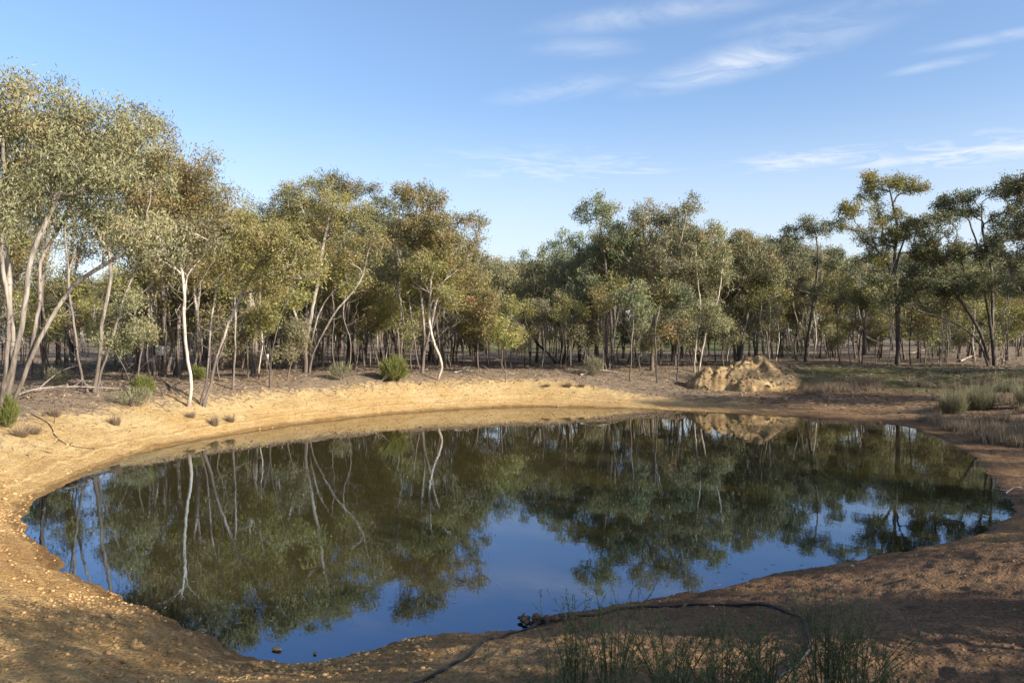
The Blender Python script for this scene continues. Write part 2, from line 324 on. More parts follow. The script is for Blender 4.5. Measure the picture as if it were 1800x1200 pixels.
def build_water():
    g = .3; xs = np.arange(-10.5, 16, g); ys = np.arange(5.5, 38, g); X, Y = np.meshgrid(xs, ys); s = sdist(X, Y); nx = len(xs)
    z, _ = land(X.ravel(), Y.ravel()); murk = 1-np.exp(-np.maximum(-z, 0)/.11)
    i, j = np.meshgrid(np.arange(len(ys)-1), np.arange(nx-1), indexing='ij'); keep = (s[:-1, :-1] < .9).ravel(); i, j = i.ravel()[keep], j.ravel()[keep]
    F = np.column_stack([i*nx+j, i*nx+j+1, (i+1)*nx+j+1, (i+1)*nx+j])
    used, inv = np.unique(F, return_inverse=True); V = np.column_stack([X.ravel(), Y.ravel(), np.zeros(X.size)])[used]
    tag(link('pond_water', mesh_np('pond_water', V, [inv.reshape(-1, 4)], {'murk': ('POINT', murk[used])}, True), M['water']), kind='structure')
build_water()

# ------------------------------------------------------------------ trees
def tube(pts, rad, k):
    n = len(pts); t = np.gradient(pts, axis=0); t = nrm(t); m = np.abs(t.mean(0)); ref = np.eye(3)[np.argmin(m)]
    u = nrm(np.cross(t, ref)); v = np.cross(t, u); a = np.arange(k)/k*2*np.pi
    V = (pts[:, None] + rad[:, None, None]*(np.cos(a)[None, :, None]*u[:, None] + np.sin(a)[None, :, None]*v[:, None])).reshape(-1, 3)
    i, j = np.meshgrid(np.arange(n-1), np.arange(k), indexing='ij'); i, j = i.ravel(), j.ravel(); jn = (j+1) % k
    return V, np.column_stack([i*k+j, i*k+jn, (i+1)*k+jn, (i+1)*k+j])
class Geo:
    def __init__(s): s.V = []; s.F = []; s.n = 0
    def add(s, V, F): s.V.append(V); s.F.append(F+s.n); s.n += len(V)
    def tube(s, pts, rad, k=6): s.add(*tube(np.asarray(pts, float), np.asarray(rad, float), k))
    def mesh(s, name, smooth=True, attrs=None):
        ks = sorted({f.shape[1] for f in s.F}); return mesh_np(name, np.vstack(s.V), [np.vstack([f for f in s.F if f.shape[1] == k]) for k in ks], attrs, smooth)

def leaves_mesh(name, C, rng, length, width, droop, tintbase):
    n = len(C); d = rng.normal(size=(n, 3)); d[:, 2] = d[:, 2]*.6 - droop; d = nrm(d)
    s = nrm(np.cross(d, rng.normal(size=(n, 3)))); L = length*rng.uniform(.65, 1.35, n)[:, None]; w = width*rng.uniform(.7, 1.3, n)[:, None]
    b = C - d*L*.5; V = np.stack([b, b+d*L*.42+s*w*.5, b+d*L, b+d*L*.42-s*w*.5], 1).reshape(-1, 3)
    F = np.arange(4*n).reshape(-1, 4); tint = np.clip(tintbase + rng.uniform(-.28, .28, n), 0, 1)
    return mesh_np(name, V, [F], {'tint': ('FACE', tint)})

def tree_meshes(name, seed, stems, lobes, rbase, ncl, rc=.55, twigs=9, lpt=26, lsz=(.13, .036), droop=.8, bole=.35, thin=1., sigma=.15, rust=.0, rtip=.0075, nbare=9):
    """stems: local polylines from the base; lobes: (centre xyz, radii xyz) of the crown's masses. Foliage clumps are joined to the
    nearest sensible wood so that limbs fork, thin out and reach every clump."""
    rbase *= .66; lpt = int(lpt*1.65); lsz = (lsz[0]*.84, lsz[1]*.82); sigma *= .86; rc *= .82
    rng = np.random.default_rng(seed)
    pos = []; par = []; plen = []; isst = []; ztop = max(s[-1][2] for s in stems)
    for st in stems:
        st = np.array(st, float); at = -1
        if st[0][2] > .4 and pos:                                    # a fork: it leaves the nearest stem laid so far
            A = np.array(pos); at = int(np.argmin((((A-st[0])*np.array([1, .15, 1]))**2).sum(1))); st = st + (A[at]-st[0])[None]*np.linspace(1, .6, len(st))[:, None]
        p = crom(st, .25); w = np.cumsum(rng.normal(size=p.shape)*.012, 0); w -= np.linspace(0, 1, len(p))[:, None]*w[-1]*.5; p = p + w*np.array([1, 1, .2])
        for i, q in enumerate(p):
            if i == 0: par.append(at); plen.append(0 if at < 0 else plen[at])
            else: par.append(len(pos)-1); plen.append(plen[-1] + np.linalg.norm(q-p[i-1]))
            pos.append(q); isst.append(True)
    lob = [(np.array(c, float), np.array(r, float)) for c, r in lobes]; wts = np.array([(r.prod())**(2/3.) for _, r in lob]); wts /= wts.sum()
    cl = []; tries = 0
    while len(cl) < ncl and tries < ncl*40:
        tries += 1; c, r = lob[rng.choice(len(lob), p=wts)]
        d = nrm(rng.normal(size=3)); d[2] = d[2]*.9+.12; q = c + d*r*rng.uniform(.35, 1.)**.6
        if q[2] < .8: continue
        if any(((q-k)**2).sum() < (rc*.85)**2 for k in cl) and tries < ncl*25: continue
        cl.append(q)
    axis = np.array(stems[0][-1])*.5
    cl.sort(key=lambda q: np.hypot(q[0]-axis[0], q[1]-axis[1]) + .5*q[2])
    zmin = bole*ztop; tips = []; tint = []
    def grow(q, a, n, bend, end_up):
        p0 = pos[a]; L = np.linalg.norm(q-p0)+1e-6; d = (q-p0)/L
        pd = nrm(pos[a]-pos[par[a]]) if par[a] >= 0 else np.array([0, 0, 1.])
        c1 = p0 + nrm(pd*bend + d*(1-bend))*L*.38; c2 = q - nrm(d + np.array([0, 0, end_up]))*L*.32
        last = a
        for t in np.linspace(0, 1, n+1)[1:]:
            pt = (1-t)**3*p0 + 3*t*(1-t)**2*c1 + 3*t*t*(1-t)*c2 + t**3*q
            if t < 1: pt = pt + rng.normal(size=3)*.035*min(L, 1.5)
            pos.append(pt); par.append(last); plen.append(plen[last]+np.linalg.norm(pt-pos[last])); isst.append(False); last = len(pos)-1
        return last
    for q in cl:
        A = np.array(pos); dv = q-A; dist = np.linalg.norm(dv, axis=1); hd = np.hypot(dv[:, 0], dv[:, 1])
        cost = dist + .30*np.array(plen) + 1.3*np.maximum(0, .45*hd - dv[:, 2]) + 50*(A[:, 2] < zmin)
        a = int(np.argmin(cost)); L = dist[a]; before = len(pos)
        e = grow(q, a, max(3, int(L/.32)), .55, .35)
        hub = [k for k in range(max(before, e-3), e+1)]
        tb = np.clip(rng.normal(.42+rust, .17), 0, 1); rcc = rc*rng.uniform(.75, 1.25)
        for _ in range(int(twigs*rng.uniform(.75, 1.25))):
            o = nrm(rng.normal(size=3))*rcc*rng.uniform(.35, 1)**.5; o[2] = o[2]*.72+.08*rcc
            g = grow(q+o, int(rng.choice(hub)), 3, .3, -.15); tips.append(g); tint.append(tb + .12*o[2]/rcc)
    st_i = [i for i in range(len(pos)) if isst[i] and .14*ztop < pos[i][2] < .62*ztop]
    for _ in range(nbare if st_i else 0):                           # dead or leafless side branches on the lower stems
        a = int(rng.choice(st_i)); th = rng.uniform(0, 6.28); L = rng.uniform(.35, 1.5)*min(1.2, ztop/6)
        e = grow(pos[a] + np.array([math.cos(th)*L, math.sin(th)*L, L*rng.uniform(.1, 1.1)]), a, 5, .15, .5)
        for _k in range(rng.integers(1, 4)):
            b_ = int(rng.integers(e-3, e+1)); grow(pos[b_] + rng.normal(size=3)*L*.28 + np.array([0, 0, L*.22]), b_, 3, .3, .2)
    n = len(pos); pos = np.array(pos); cnt = np.zeros(n); ch = [[] for _ in range(n)]
    for t in tips: cnt[t] += 1
    for i in range(n-1, -1, -1):
        if not ch[i] and cnt[i] == 0: cnt[i] = .4
        if par[i] >= 0: ch[par[i]].append(i); cnt[par[i]] += cnt[i]
    root = max(cnt[i] for i in range(n) if par[i] < 0); p = math.log(rbase/rtip)/math.log(max(root, 4)); rad = rtip*np.maximum(cnt, .8)**p
    for i in range(n):                                             # stems taper steadily even where few limbs leave them
        if isst[i]: rad[i] = max(rad[i], rbase*.55*max(.12, 1-plen[i]/(ztop*1.15))*thin)
    rad *= 1 + .55*np.exp(-np.maximum(pos[:, 2], 0)/.22)*np.array(isst)
    tr = Geo(); slot = []
    stack = [(i, None) for i in range(n) if par[i] < 0]
    while stack:
        i, frm = stack.pop(); chain = [frm, i] if frm is not None else [i]
        while ch[chain[-1]]:
            c = sorted(ch[chain[-1]], key=lambda k: -(rad[k]+10*isst[k])); chain_next = c[0]
            stack += [(k, chain[-1]) for k in c[1:]]; chain.append(chain_next)
        if len(chain) < 2: continue
        pp = pos[chain]; r = rad[chain].copy()
        if frm is not None: r[0] = min(r[0], r[1]*1.25)
        if frm is None:
            pp = pp.copy(); pp[0, 2] -= .25
        k = 9 if r.max() > .07 else 6 if r.max() > .03 else 4 if r.max() > .012 else 3
        tr.tube(pp, r, k); slot.append(np.full(len(tr.F[-1]), 0 if isst[i] else 1))
    T = np.repeat(np.array(tips), lpt); tb = np.repeat(np.array(tint), lpt)
    f = rng.uniform(0, 1, len(T))[:, None]; pa = np.array(par)[T]
    C = pos[T]*(1-f*.6) + pos[pa]*f*.6 + rng.normal(size=(len(T), 3))*sigma; C[:, 2] -= np.abs(rng.normal(size=len(T)))*sigma*.7*droop
    me = tr.mesh(name+'_trunk'); me.polygons.foreach_set('material_index', np.concatenate(slot).astype(np.int32))
    return me, None, leaves_mesh(name+'_crown', C, rng, lsz[0], lsz[1], droop, tb)

def plant_tree(name, loc, meshes, bark, leaf, label, group=None, rz=0, s=1., cat='tree', limb_bark=None):
    t = empty(name, loc, rz, s); tag(t, label, cat, group)
    if not meshes[0].materials: meshes[0].materials.append(M[bark]); meshes[0].materials.append(M[limb_bark or bark])
    link('trunk', meshes[0], None, t)
    link('crown', meshes[2], M[leaf], t); return t

HERO_XY = []; HERO_PX = [(60, 'many-stemmed gum'), (190, 'leaning grey gum'), (330, 'upright white gum'), (420, 'twin-stemmed gum'), (550, 'spreading domed gum'), (690, 'bright green broom bush'), (770, 'curved white trunk'), (870, 'crooked little sapling'), (985, 'many-forked dark gum'), (1072, 'tall blue-green gum'), (1146, 'gum with flat double top'), (1225, 'pale twin-stemmed gum'), (1300, 'dense gum and clay heap'), (1420, 'dark forked gum'), (1578, 'tallest gum'), (1740, 'broad dark gum')]
def hero(name, seed, D, stems, lobes, rbase, ncl, bark, leaf, label, group=None, limb_bark=None, dstem=None, **kw):
    """a tree read off the photograph: stems and crown masses given as picture points at its own distance D"""
    rng = np.random.default_rng(seed+900); bx, by = stems[0][0]
    if seed in (2, 3, 4, 5, 6, 7, 9, 10, 11, 15, 20, 22, 23, 24, 26, 27): D = float(on_ground(bx, by)[1])   # its foot shows: stand it where that row meets the ground
    X0 = px2x(bx, D); z0 = gz(X0, D); base = np.array([X0, D, z0]); HERO_XY.append((X0, D))
    ls = []
    for k, st in enumerate(stems):
        dy = np.linspace(0, 1, len(st))*(rng.uniform(-1, 1)*1.1 if dstem is None else dstem[k]); pts = []
        for i, (x, y) in enumerate(st):
            q = P(x, y, D) - base; q[1] = dy[i]
            if i == 0 and y > by-25: q = np.array([q[0], rng.uniform(-.08, .08) if k else 0, 0.])
            pts.append(q)
        ls.append(pts)
    lb = []
    for (x, y, rx, ry) in lobes:
        c = P(x, y, D) - base; rX, rZ = rx/FPX*D, ry/FPX*D; c[1] = rng.uniform(-.5, .5)*1.6
        lb.append((c, (rX, max(rX*.9, .8), rZ)))
    return plant_tree(name, tuple(base), tree_meshes(name, seed, ls, lb, rbase, ncl, **kw), bark, leaf, label, group, limb_bark=limb_bark)

hero('gum_tree', 1, 19.2, [[(-8, 760), (8, 700), (18, 620), (8, 560), (2, 480), (-12, 400), (0, 320)], [(-4, 760), (22, 690), (40, 610), (48, 520), (46, 455), (68, 400), (95, 340), (112, 270)],
     [(0, 762), (28, 680), (56, 600), (82, 545), (112, 500), (160, 462), (212, 432), (245, 412)], [(-10, 762), (2, 700), (30, 640), (52, 560), (70, 470), (108, 390), (150, 320)], [(-2, 762), (14, 690), (34, 560), (28, 450), (40, 380), (50, 250)]],
     [(50, 205, 95, 62), (170, 225, 80, 55), (-20, 260, 80, 90), (130, 300, 100, 60), (225, 300, 62, 60), (60, 380, 90, 50), (190, 390, 80, 45), (-90, 250, 100, 110), (270, 430, 50, 40), (10, 160, 50, 28)],
     .105, 110, 'bark_grey', 'leaf_grey', 'large many-stemmed grey gum cut off by the left picture edge', thin=.85, lpt=30, droop=1.2, bole=.42, rc=.55, sigma=.17)
hero('gum_tree', 2, 27, [[(165, 690), (178, 640), (190, 560), (208, 480), (206, 400), (230, 320)], [(168, 690), (182, 620), (212, 500), (250, 420), (290, 350)]],
     [(250, 235, 60, 45), (318, 300, 60, 35), (370, 335, 42, 30), (280, 340, 70, 45), (225, 300, 60, 60), (330, 370, 60, 35), (215, 420, 45, 35)], .085, 62, 'bark_grey', 'leaf_olive',
     'leaning grey gum behind the many-stemmed one, crown sloping down to the gap', droop=.9, rust=.02, lpt=28)
hero('pale_sapling', 3, 25.5, [[(156, 690), (146, 650), (139, 580), (136, 500), (138, 420), (135, 360)]], [(140, 390, 30, 40), (120, 440, 22, 26)], .055, 9, 'bark_grey', 'leaf_grey', 'thin pale pole of a tree left of the leaning grey gum', bole=.6, rc=.4)
hero('white_gum', 4, 25.5, [[(331, 714), (338, 680), (331, 620), (327, 560), (329, 520), (322, 460), (321, 400), (335, 340)], [(329, 560), (330, 500), (336, 475), (362, 440), (385, 405)]],
     [(335, 330, 55, 40), (300, 390, 50, 42), (385, 395, 48, 40), (345, 430, 62, 34), (290, 450, 38, 32)], .078, 46, 'bark_pale', 'leaf_grey', 'white-barked gum standing upright on the yellow bank', droop=1.2, thin=1., lpt=26, bole=.5)
hero('twin_gum', 5, 26, [[(352, 712), (360, 660), (361, 600), (366, 540), (378, 470), (385, 420)], [(357, 712), (368, 680), (384, 610), (405, 545), (430, 490), (452, 440)], [(380, 625), (398, 600), (412, 590)]],
     [(450, 410, 52, 34), (500, 440, 48, 34), (535, 465, 34, 36), (415, 385, 34, 30), (420, 470, 45, 30), (480, 500, 45, 25)], .072, 42, 'bark_mid', 'leaf_olive', 'twin-stemmed gum beside the white one, one stem leaning far over', droop=.8, bole=.5, lpt=28, rust=.05)
hero('slender_gum', 6, 29, [[(408, 685), (406, 630), (405, 560), (398, 490), (395, 430)]], [(400, 430, 40, 40), (385, 480, 28, 25), (420, 500, 25, 25)], .06, 16, 'bark_mid', 'leaf_green', 'slender straight gum right of the twin-stemmed one', bole=.5)
hero('small_gum', 20, 28, [[(474, 682), (476, 650), (483, 600), (495, 560), (508, 530)], [(474, 650), (465, 610), (455, 580)]], [(480, 540, 34, 30), (510, 520, 26, 22), (450, 570, 20, 18)], .05, 16, 'bark_dark', 'leaf_olive', 'small crooked dark-stemmed gum on the crest of the yellow bank', bole=.4, rc=.4)
hero('spreading_gum', 7, 33, [[(540, 655), (548, 600), (566, 540), (600, 500), (640, 478), (668, 452)], [(537, 655), (541, 600), (560, 520), (576, 440), (592, 380)], [(534, 655), (528, 590), (512, 520), (495, 440), (485, 390)], [(543, 655), (556, 610), (590, 550), (632, 500), (650, 440)]],
     [(480, 365, 48, 26), (545, 343, 60, 26), (610, 370, 55, 28), (650, 420, 38, 36), (520, 395, 50, 24), (575, 405, 50, 24), (640, 460, 36, 22), (465, 405, 34, 22)], .13, 80, 'bark_mid', 'leaf_olive', 'spreading domed gum with limbs fanning up from one base', bole=.5, droop=.6, lpt=27, rust=.04)
hero('gum_tree', 8, 45, [[(612, 640), (614, 560), (606, 470), (600, 380)]], [(575, 325, 48, 16), (620, 330, 40, 18), (660, 365, 32, 26), (640, 400, 40, 30), (560, 380, 45, 30)], .16, 42, 'bark_dark', 'leaf_dark', 'dark brownish crown rising behind the spreading domed gum', bole=.6, rust=.1, lsz=(.17, .05), rc=.7)
hero('gum_tree', 9, 41, [[(742, 655), (746, 600), (741, 530), (734, 450), (722, 380)], [(746, 620), (765, 540), (790, 470), (806, 420)], [(738, 655), (728, 590), (716, 500), (700, 440)]],
     [(722, 352, 36, 26), (752, 350, 28, 22), (775, 400, 38, 30), (818, 410, 30, 32), (735, 410, 40, 40), (800, 460, 46, 34), (700, 420, 26, 30), (838, 470, 24, 40)], .11, 72, 'bark_mid', 'leaf_olive', 'tall loose gum with rusty leaves behind the curved white trunk', rust=.06, lsz=(.16, .046), lpt=22, droop=.9, bole=.45)
hero('white_gum', 10, 38, [[(769, 668), (777, 645), (773, 622), (764, 600), (757, 565), (756, 530), (758, 512), (760, 490), (770, 462)], [(757, 520), (748, 500), (730, 482)], [(757, 545), (768, 515), (786, 490), (796, 470)]],
     [(745, 470, 40, 22), (788, 478, 28, 26), (720, 492, 22, 20), (795, 520, 20, 28), (765, 455, 30, 16)], .085, 34, 'bark_pale', 'leaf_green', 'small gum with a curved bright white trunk on the far bank', droop=.8, bole=.6, lsz=(.15, .045), lpt=24, thin=1.35)
hero('sapling', 11, 37.5, [[(888, 672), (889, 655), (882, 640), (884, 610), (880, 580)]], [(880, 585, 24, 26), (895, 600, 16, 14)], .045, 9, 'bark_mid', 'leaf_green', 'crooked little sapling right of the curved white trunk', rc=.4, lsz=(.14, .045), bole=.4)
hero('forked_gum', 12, 50, [[(985, 652), (988, 600), (976, 540), (955, 480), (944, 440)], [(990, 652), (998, 590), (992, 500), (985, 425)], [(980, 652), (963, 620), (942, 600), (925, 560)], [(992, 652), (1008, 610), (1022, 560)]],
     [(942, 445, 26, 20), (985, 425, 20, 20), (965, 470, 40, 28), (1008, 435, 26, 22), (955, 545, 50, 36), (900, 560, 36, 32), (1020, 555, 36, 40), (1000, 490, 34, 30)], .17, 72, 'bark_dark', 'leaf_blue', 'dark many-forked gum in the middle below the dip in the treetops', lsz=(.18, .055), rc=.65, lpt=22, bole=.35, droop=.9, limb_bark='bark_mid')
hero('gum_tree', 13, 44, [[(1072, 660), (1074, 600), (1066, 520), (1056, 440), (1048, 380)], [(1074, 600), (1090, 520), (1100, 460)]],
     [(1045, 362, 28, 18), (1070, 372, 24, 20), (1078, 425, 42, 36), (1040, 455, 34, 34), (1108, 460, 30, 40), (1055, 510, 40, 36), (1030, 380, 16, 20)], .15, 66, 'bark_dark', 'leaf_blue', 'tall blue-green gum just right of the dip in the treetops', lsz=(.17, .05), rc=.6, lpt=24, droop=1., rust=.05)
hero('gum_tree', 14, 43, [[(1146, 660), (1150, 600), (1152, 520), (1140, 450), (1132, 390)], [(1150, 590), (1165, 510), (1190, 440), (1200, 390)]],
     [(1130, 385, 36, 26), (1195, 372, 40, 22), (1160, 410, 46, 36), (1222, 410, 34, 36), (1190, 460, 50, 40), (1130, 470, 40, 40), (1225, 480, 34, 36)], .14, 78, 'bark_mid', 'leaf_grey', 'tall grey-green gum with flat double top behind the far bank', lsz=(.16, .048), rc=.6, lpt=24, droop=1.)
hero('pale_gum', 15, 44, [[(1221, 655), (1223, 600), (1228, 550), (1222, 500), (1215, 460)], [(1228, 655), (1234, 600), (1244, 560), (1258, 520), (1265, 460)]],
     [(1255, 430, 34, 34), (1238, 510, 36, 34), (1270, 470, 24, 34), (1205, 540, 26, 30), (1262, 560, 26, 26)], .07, 44, 'bark_pale', 'leaf_grey', 'pale twin-stemmed gum left of the clay heap', lsz=(.16, .048), rc=.5, droop=1.1, bole=.45)
hero('dense_gum', 16, 46, [[(1300, 635), (1306, 590), (1312, 540), (1310, 470), (1306, 420)], [(1304, 600), (1322, 560), (1332, 500)], [(1296, 635), (1288, 580), (1282, 520)]],
     [(1310, 435, 42, 36), (1335, 480, 34, 46), (1285, 480, 36, 46), (1312, 530, 46, 36), (1345, 550, 24, 34), (1275, 560, 24, 26)], .17, 88, 'bark_dark', 'leaf_grey', 'dense rounded drooping gum above the clay heap', lsz=(.16, .048), rc=.55, lpt=28, droop=1.4, bole=.35)
hero('gum_tree', 17, 52, [[(1415, 640), (1420, 590), (1428, 520), (1432, 460), (1426, 410)], [(1424, 540), (1445, 500), (1470, 480)]],
     [(1424, 405, 36, 20), (1392, 440, 30, 28), (1450, 455, 34, 28), (1460, 520, 44, 24), (1400, 500, 34, 26), (1378, 420, 18, 20)], .15, 54, 'bark_dark', 'leaf_dark', 'dark forked gum between the clay heap and the tallest tree', lsz=(.18, .055), rc=.65, lpt=24, bole=.5, limb_bark='bark_mid')
hero('tall_gum', 18, 47, [[(1578, 641), (1577, 600), (1574, 550), (1569, 500), (1566, 455), (1572, 405), (1564, 355), (1556, 330)], [(1569, 505), (1552, 470), (1530, 445), (1500, 425)], [(1568, 480), (1585, 440), (1602, 400)], [(1576, 560), (1590, 500), (1610, 460)]],
     [(1550, 318, 44, 12), (1590, 322, 30, 12), (1525, 340, 26, 12), (1492, 372, 36, 15), (1478, 392, 22, 12), (1568, 375, 34, 18), (1600, 405, 32, 22), (1545, 415, 44, 20), (1610, 450, 26, 24), (1520, 455, 30, 16), (1615, 338, 16, 8)], .19, 86, 'bark_dark', 'leaf_green', 'tallest gum standing clear on the right with layered crown and dark trunk', lsz=(.16, .05), rc=.5, lpt=26, bole=.62, droop=.5, limb_bark='bark_mid', twigs=9)
hero('leaning_gum', 19, 45, [[(1750, 641), (1747, 590), (1751, 520), (1752, 460), (1742, 400), (1745, 350)], [(1742, 641), (1728, 590), (1700, 535), (1664, 490), (1640, 450)], [(1738, 641), (1716, 600), (1680, 572), (1640, 556), (1602, 545)], [(1748, 600), (1735, 520), (1720, 450), (1700, 390)]],
     [(1645, 395, 42, 22), (1700, 360, 44, 24), (1670, 440, 54, 26), (1630, 490, 42, 26), (1760, 400, 34, 36), (1700, 500, 54, 24), (1760, 335, 36, 18), (1610, 535, 30, 16), (1735, 440, 36, 24)], .17, 130, 'bark_dark', 'leaf_dark', 'broad dark gum on the right with one limb leaning low', lsz=(.17, .052), rc=.55, lpt=25, bole=.35, droop=.6, limb_bark='bark_dark')
hero('gum_tree', 21, 39, [[(1860, 660), (1846, 580), (1822, 500), (1806, 420), (1798, 350)], [(1856, 620), (1830, 560), (1800, 520)]],
     [(1800, 335, 40, 32), (1815, 400, 50, 36), (1795, 455, 36, 30), (1810, 520, 44, 30), (1850, 350, 50, 50)], .19, 64, 'bark_dark', 'leaf_dark', 'dark gum whose crown leans in over the right picture edge', lsz=(.16, .05), rc=.55, lpt=25, bole=.4, droop=.6)
hero('slender_gum', 22, 42, [[(1108, 668), (1110, 620), (1112, 560), (1106, 500)]], [(1106, 520, 30, 34), (1120, 560, 22, 22)], .06, 15, 'bark_mid', 'leaf_blue', 'slim gum left of the pair of straight stems behind the far bank', lsz=(.16, .05), bole=.45)
hero('slender_gum', 23, 42.5, [[(1178, 668), (1176, 620), (1182, 560), (1180, 500)], [(1190, 668), (1196, 610), (1192, 540)]], [(1185, 530, 34, 30), (1200, 570, 22, 20)], .055, 18, 'bark_dark', 'leaf_blue', 'pair of straight dark stems between tall grey gum and pale twin gum', lsz=(.16, .05), bole=.45)
hero('slender_gum', 24, 40, [[(672, 648), (674, 600), (668, 560), (672, 510)], [(668, 648), (656, 600), (650, 560)]], [(668, 530, 34, 30), (640, 560, 26, 24), (690, 560, 24, 22)], .06, 24, 'bark_mid', 'leaf_green', 'bushy young gum behind the bright green broom bush', lsz=(.16, .05), bole=.3)
hero('slender_gum', 25, 41, [[(842, 650), (838, 610), (846, 560), (850, 520)]], [(850, 540, 34, 34), (830, 575, 24, 22), (868, 575, 22, 22)], .06, 24, 'bark_mid', 'leaf_olive', 'bushy young gum left of the many-forked dark gum', lsz=(.16, .05), bole=.3, rust=.1)
hero('small_gum', 26, 30, [[(505, 668), (512, 640), (520, 600), (516, 560)]], [(515, 600, 22, 26), (500, 630, 16, 14), (530, 580, 16, 18)], .04, 14, 'bark_mid', 'leaf_grey', 'low leafy gum at the foot of the spreading domed gum', rc=.38, bole=.2)
hero('small_gum', 27, 27, [[(236, 690), (240, 640), (246, 590), (250, 540)], [(236, 690), (226, 640), (214, 600)]], [(248, 530, 26, 28), (215, 600, 18, 16), (262, 580, 16, 16)], .04, 14, 'bark_mid', 'leaf_grey', 'young gum between the leaning grey gum and the white one', rc=.42, bole=.3)

# the wood behind: a dozen trees of different build, copied and turned; each copy is a tree of its own
def proto(name, seed, h, kind, bark, leaf, label, group, lb=None):
    rng = np.random.default_rng(seed*13+5); stems = []; lobes = []
    if kind == 'tree':
        for k in range(rng.integers(2, 5)):
            a = rng.uniform(0, 6.28); l = rng.uniform(.4, 1.5)*(1 if k else .5); stems.append([(math.cos(a)*.1*k, math.sin(a)*.1*k, 0)] + [(math.cos(a)*l*t**1.5 + rng.normal()*.12, math.sin(a)*l*t**1.5 + rng.normal()*.12, h*.86*t) for t in (.2, .4, .6, .8, 1)])
        for k in range(7):
            a = rng.uniform(0, 6.28); q = rng.uniform(.3, 1.9); zz = h*rng.uniform(.55, .94); lobes.append(((math.cos(a)*q, math.sin(a)*q, zz), (rng.uniform(.9, 1.5), rng.uniform(.9, 1.5), rng.uniform(.5, 1.0))))
        ms = tree_meshes(name+str(seed), seed, stems, lobes, rng.uniform(.085, .125), 30, rc=.72, twigs=8, lpt=17, lsz=(.21, .068), droop=.9, bole=.46, sigma=.24, rust=rng.uniform(-.1, .15), rtip=.008)
    else:
        a = rng.uniform(0, 6.28); stems.append([(0, 0, 0)] + [(math.cos(a)*.5*t*t + rng.normal()*.12, math.sin(a)*.5*t*t + rng.normal()*.12, h*.9*t) for t in (.25, .5, .75, 1)])
        for k in range(4): lobes.append(((math.cos(a)*.4+rng.normal()*.35, math.sin(a)*.4+rng.normal()*.35, h*rng.uniform(.45, .95)), (.5, .5, .45)))
        ms = tree_meshes(name+str(seed), seed, stems, lobes, rng.uniform(.035, .055), 15, rc=.5, twigs=6, lpt=17, lsz=(.17, .055), droop=.7, bole=.3, sigma=.18)
    return ms, bark, leaf
PROTO = [proto('wood_gum', 101+i, h, 'tree', bk, lf, '', '') for i, (h, bk, lf) in enumerate([(9.5, 'bark_mid', 'leaf_olive'), (10.5, 'bark_grey', 'leaf_blue'), (8.5, 'bark_dark', 'leaf_grey'), (11, 'bark_mid', 'leaf_dark'), (9, 'bark_grey', 'leaf_olive'), (10, 'bark_dark', 'leaf_grey'), (7.5, 'bark_mid', 'leaf_green'), (11.5, 'bark_mid', 'leaf_olive')])]
SAPL = [proto('wood_sapling', 151+i, h, 'sapling', bk, lf, '', '') for i, (h, bk, lf) in enumerate([(4.2, 'bark_mid', 'leaf_green'), (5.5, 'bark_dark', 'leaf_olive'), (3.2, 'bark_mid', 'leaf_grey'), (6.6, 'bark_pale', 'leaf_grey'), (5.6, 'bark_grey', 'leaf_olive')])]
def place(pr, name, x, y, label, group, rng, smin=.85, smax=1.15, s=None):
    ms, bk, lf = pr; return plant_tree(name, (x, y, gz(x, y)), ms, bk, lf, label, group, rng.uniform(0, 6.28), s or rng.uniform(smin, smax))
ORD = 'nearest second third fourth fifth sixth seventh eighth'.split()
def label_wood(items):
    """name each tree of the wood by the front-row tree it stands behind and its place in that line"""
    by = {}
    for o, px, D, sap in items:
        h = min(HERO_PX, key=lambda q: abs(q[0]-px)); by.setdefault((h[1], sap), []).append((D, px, o))
    for (h, sap), L_ in by.items():
        for k, (D, px, o) in enumerate(sorted(L_, key=lambda q: q[0])):
            kind = 'thin sapling' if sap else 'gum tree'; hp = [q[0] for q in HERO_PX if q[1] == h][0]; zone = 'wood behind the yellow bank' if hp < 620 else 'wood beyond the far bank' if hp < 1330 else 'wood on the shaded flat'
            tag(o, ('%s %s back in the wood behind the %s' % (ORD[k], kind, h)) if k < 8 else 'far %s deep in the wood behind the %s' % (kind, h), 'tree', ('saplings in the ' if sap else 'trees in the ')+zone)
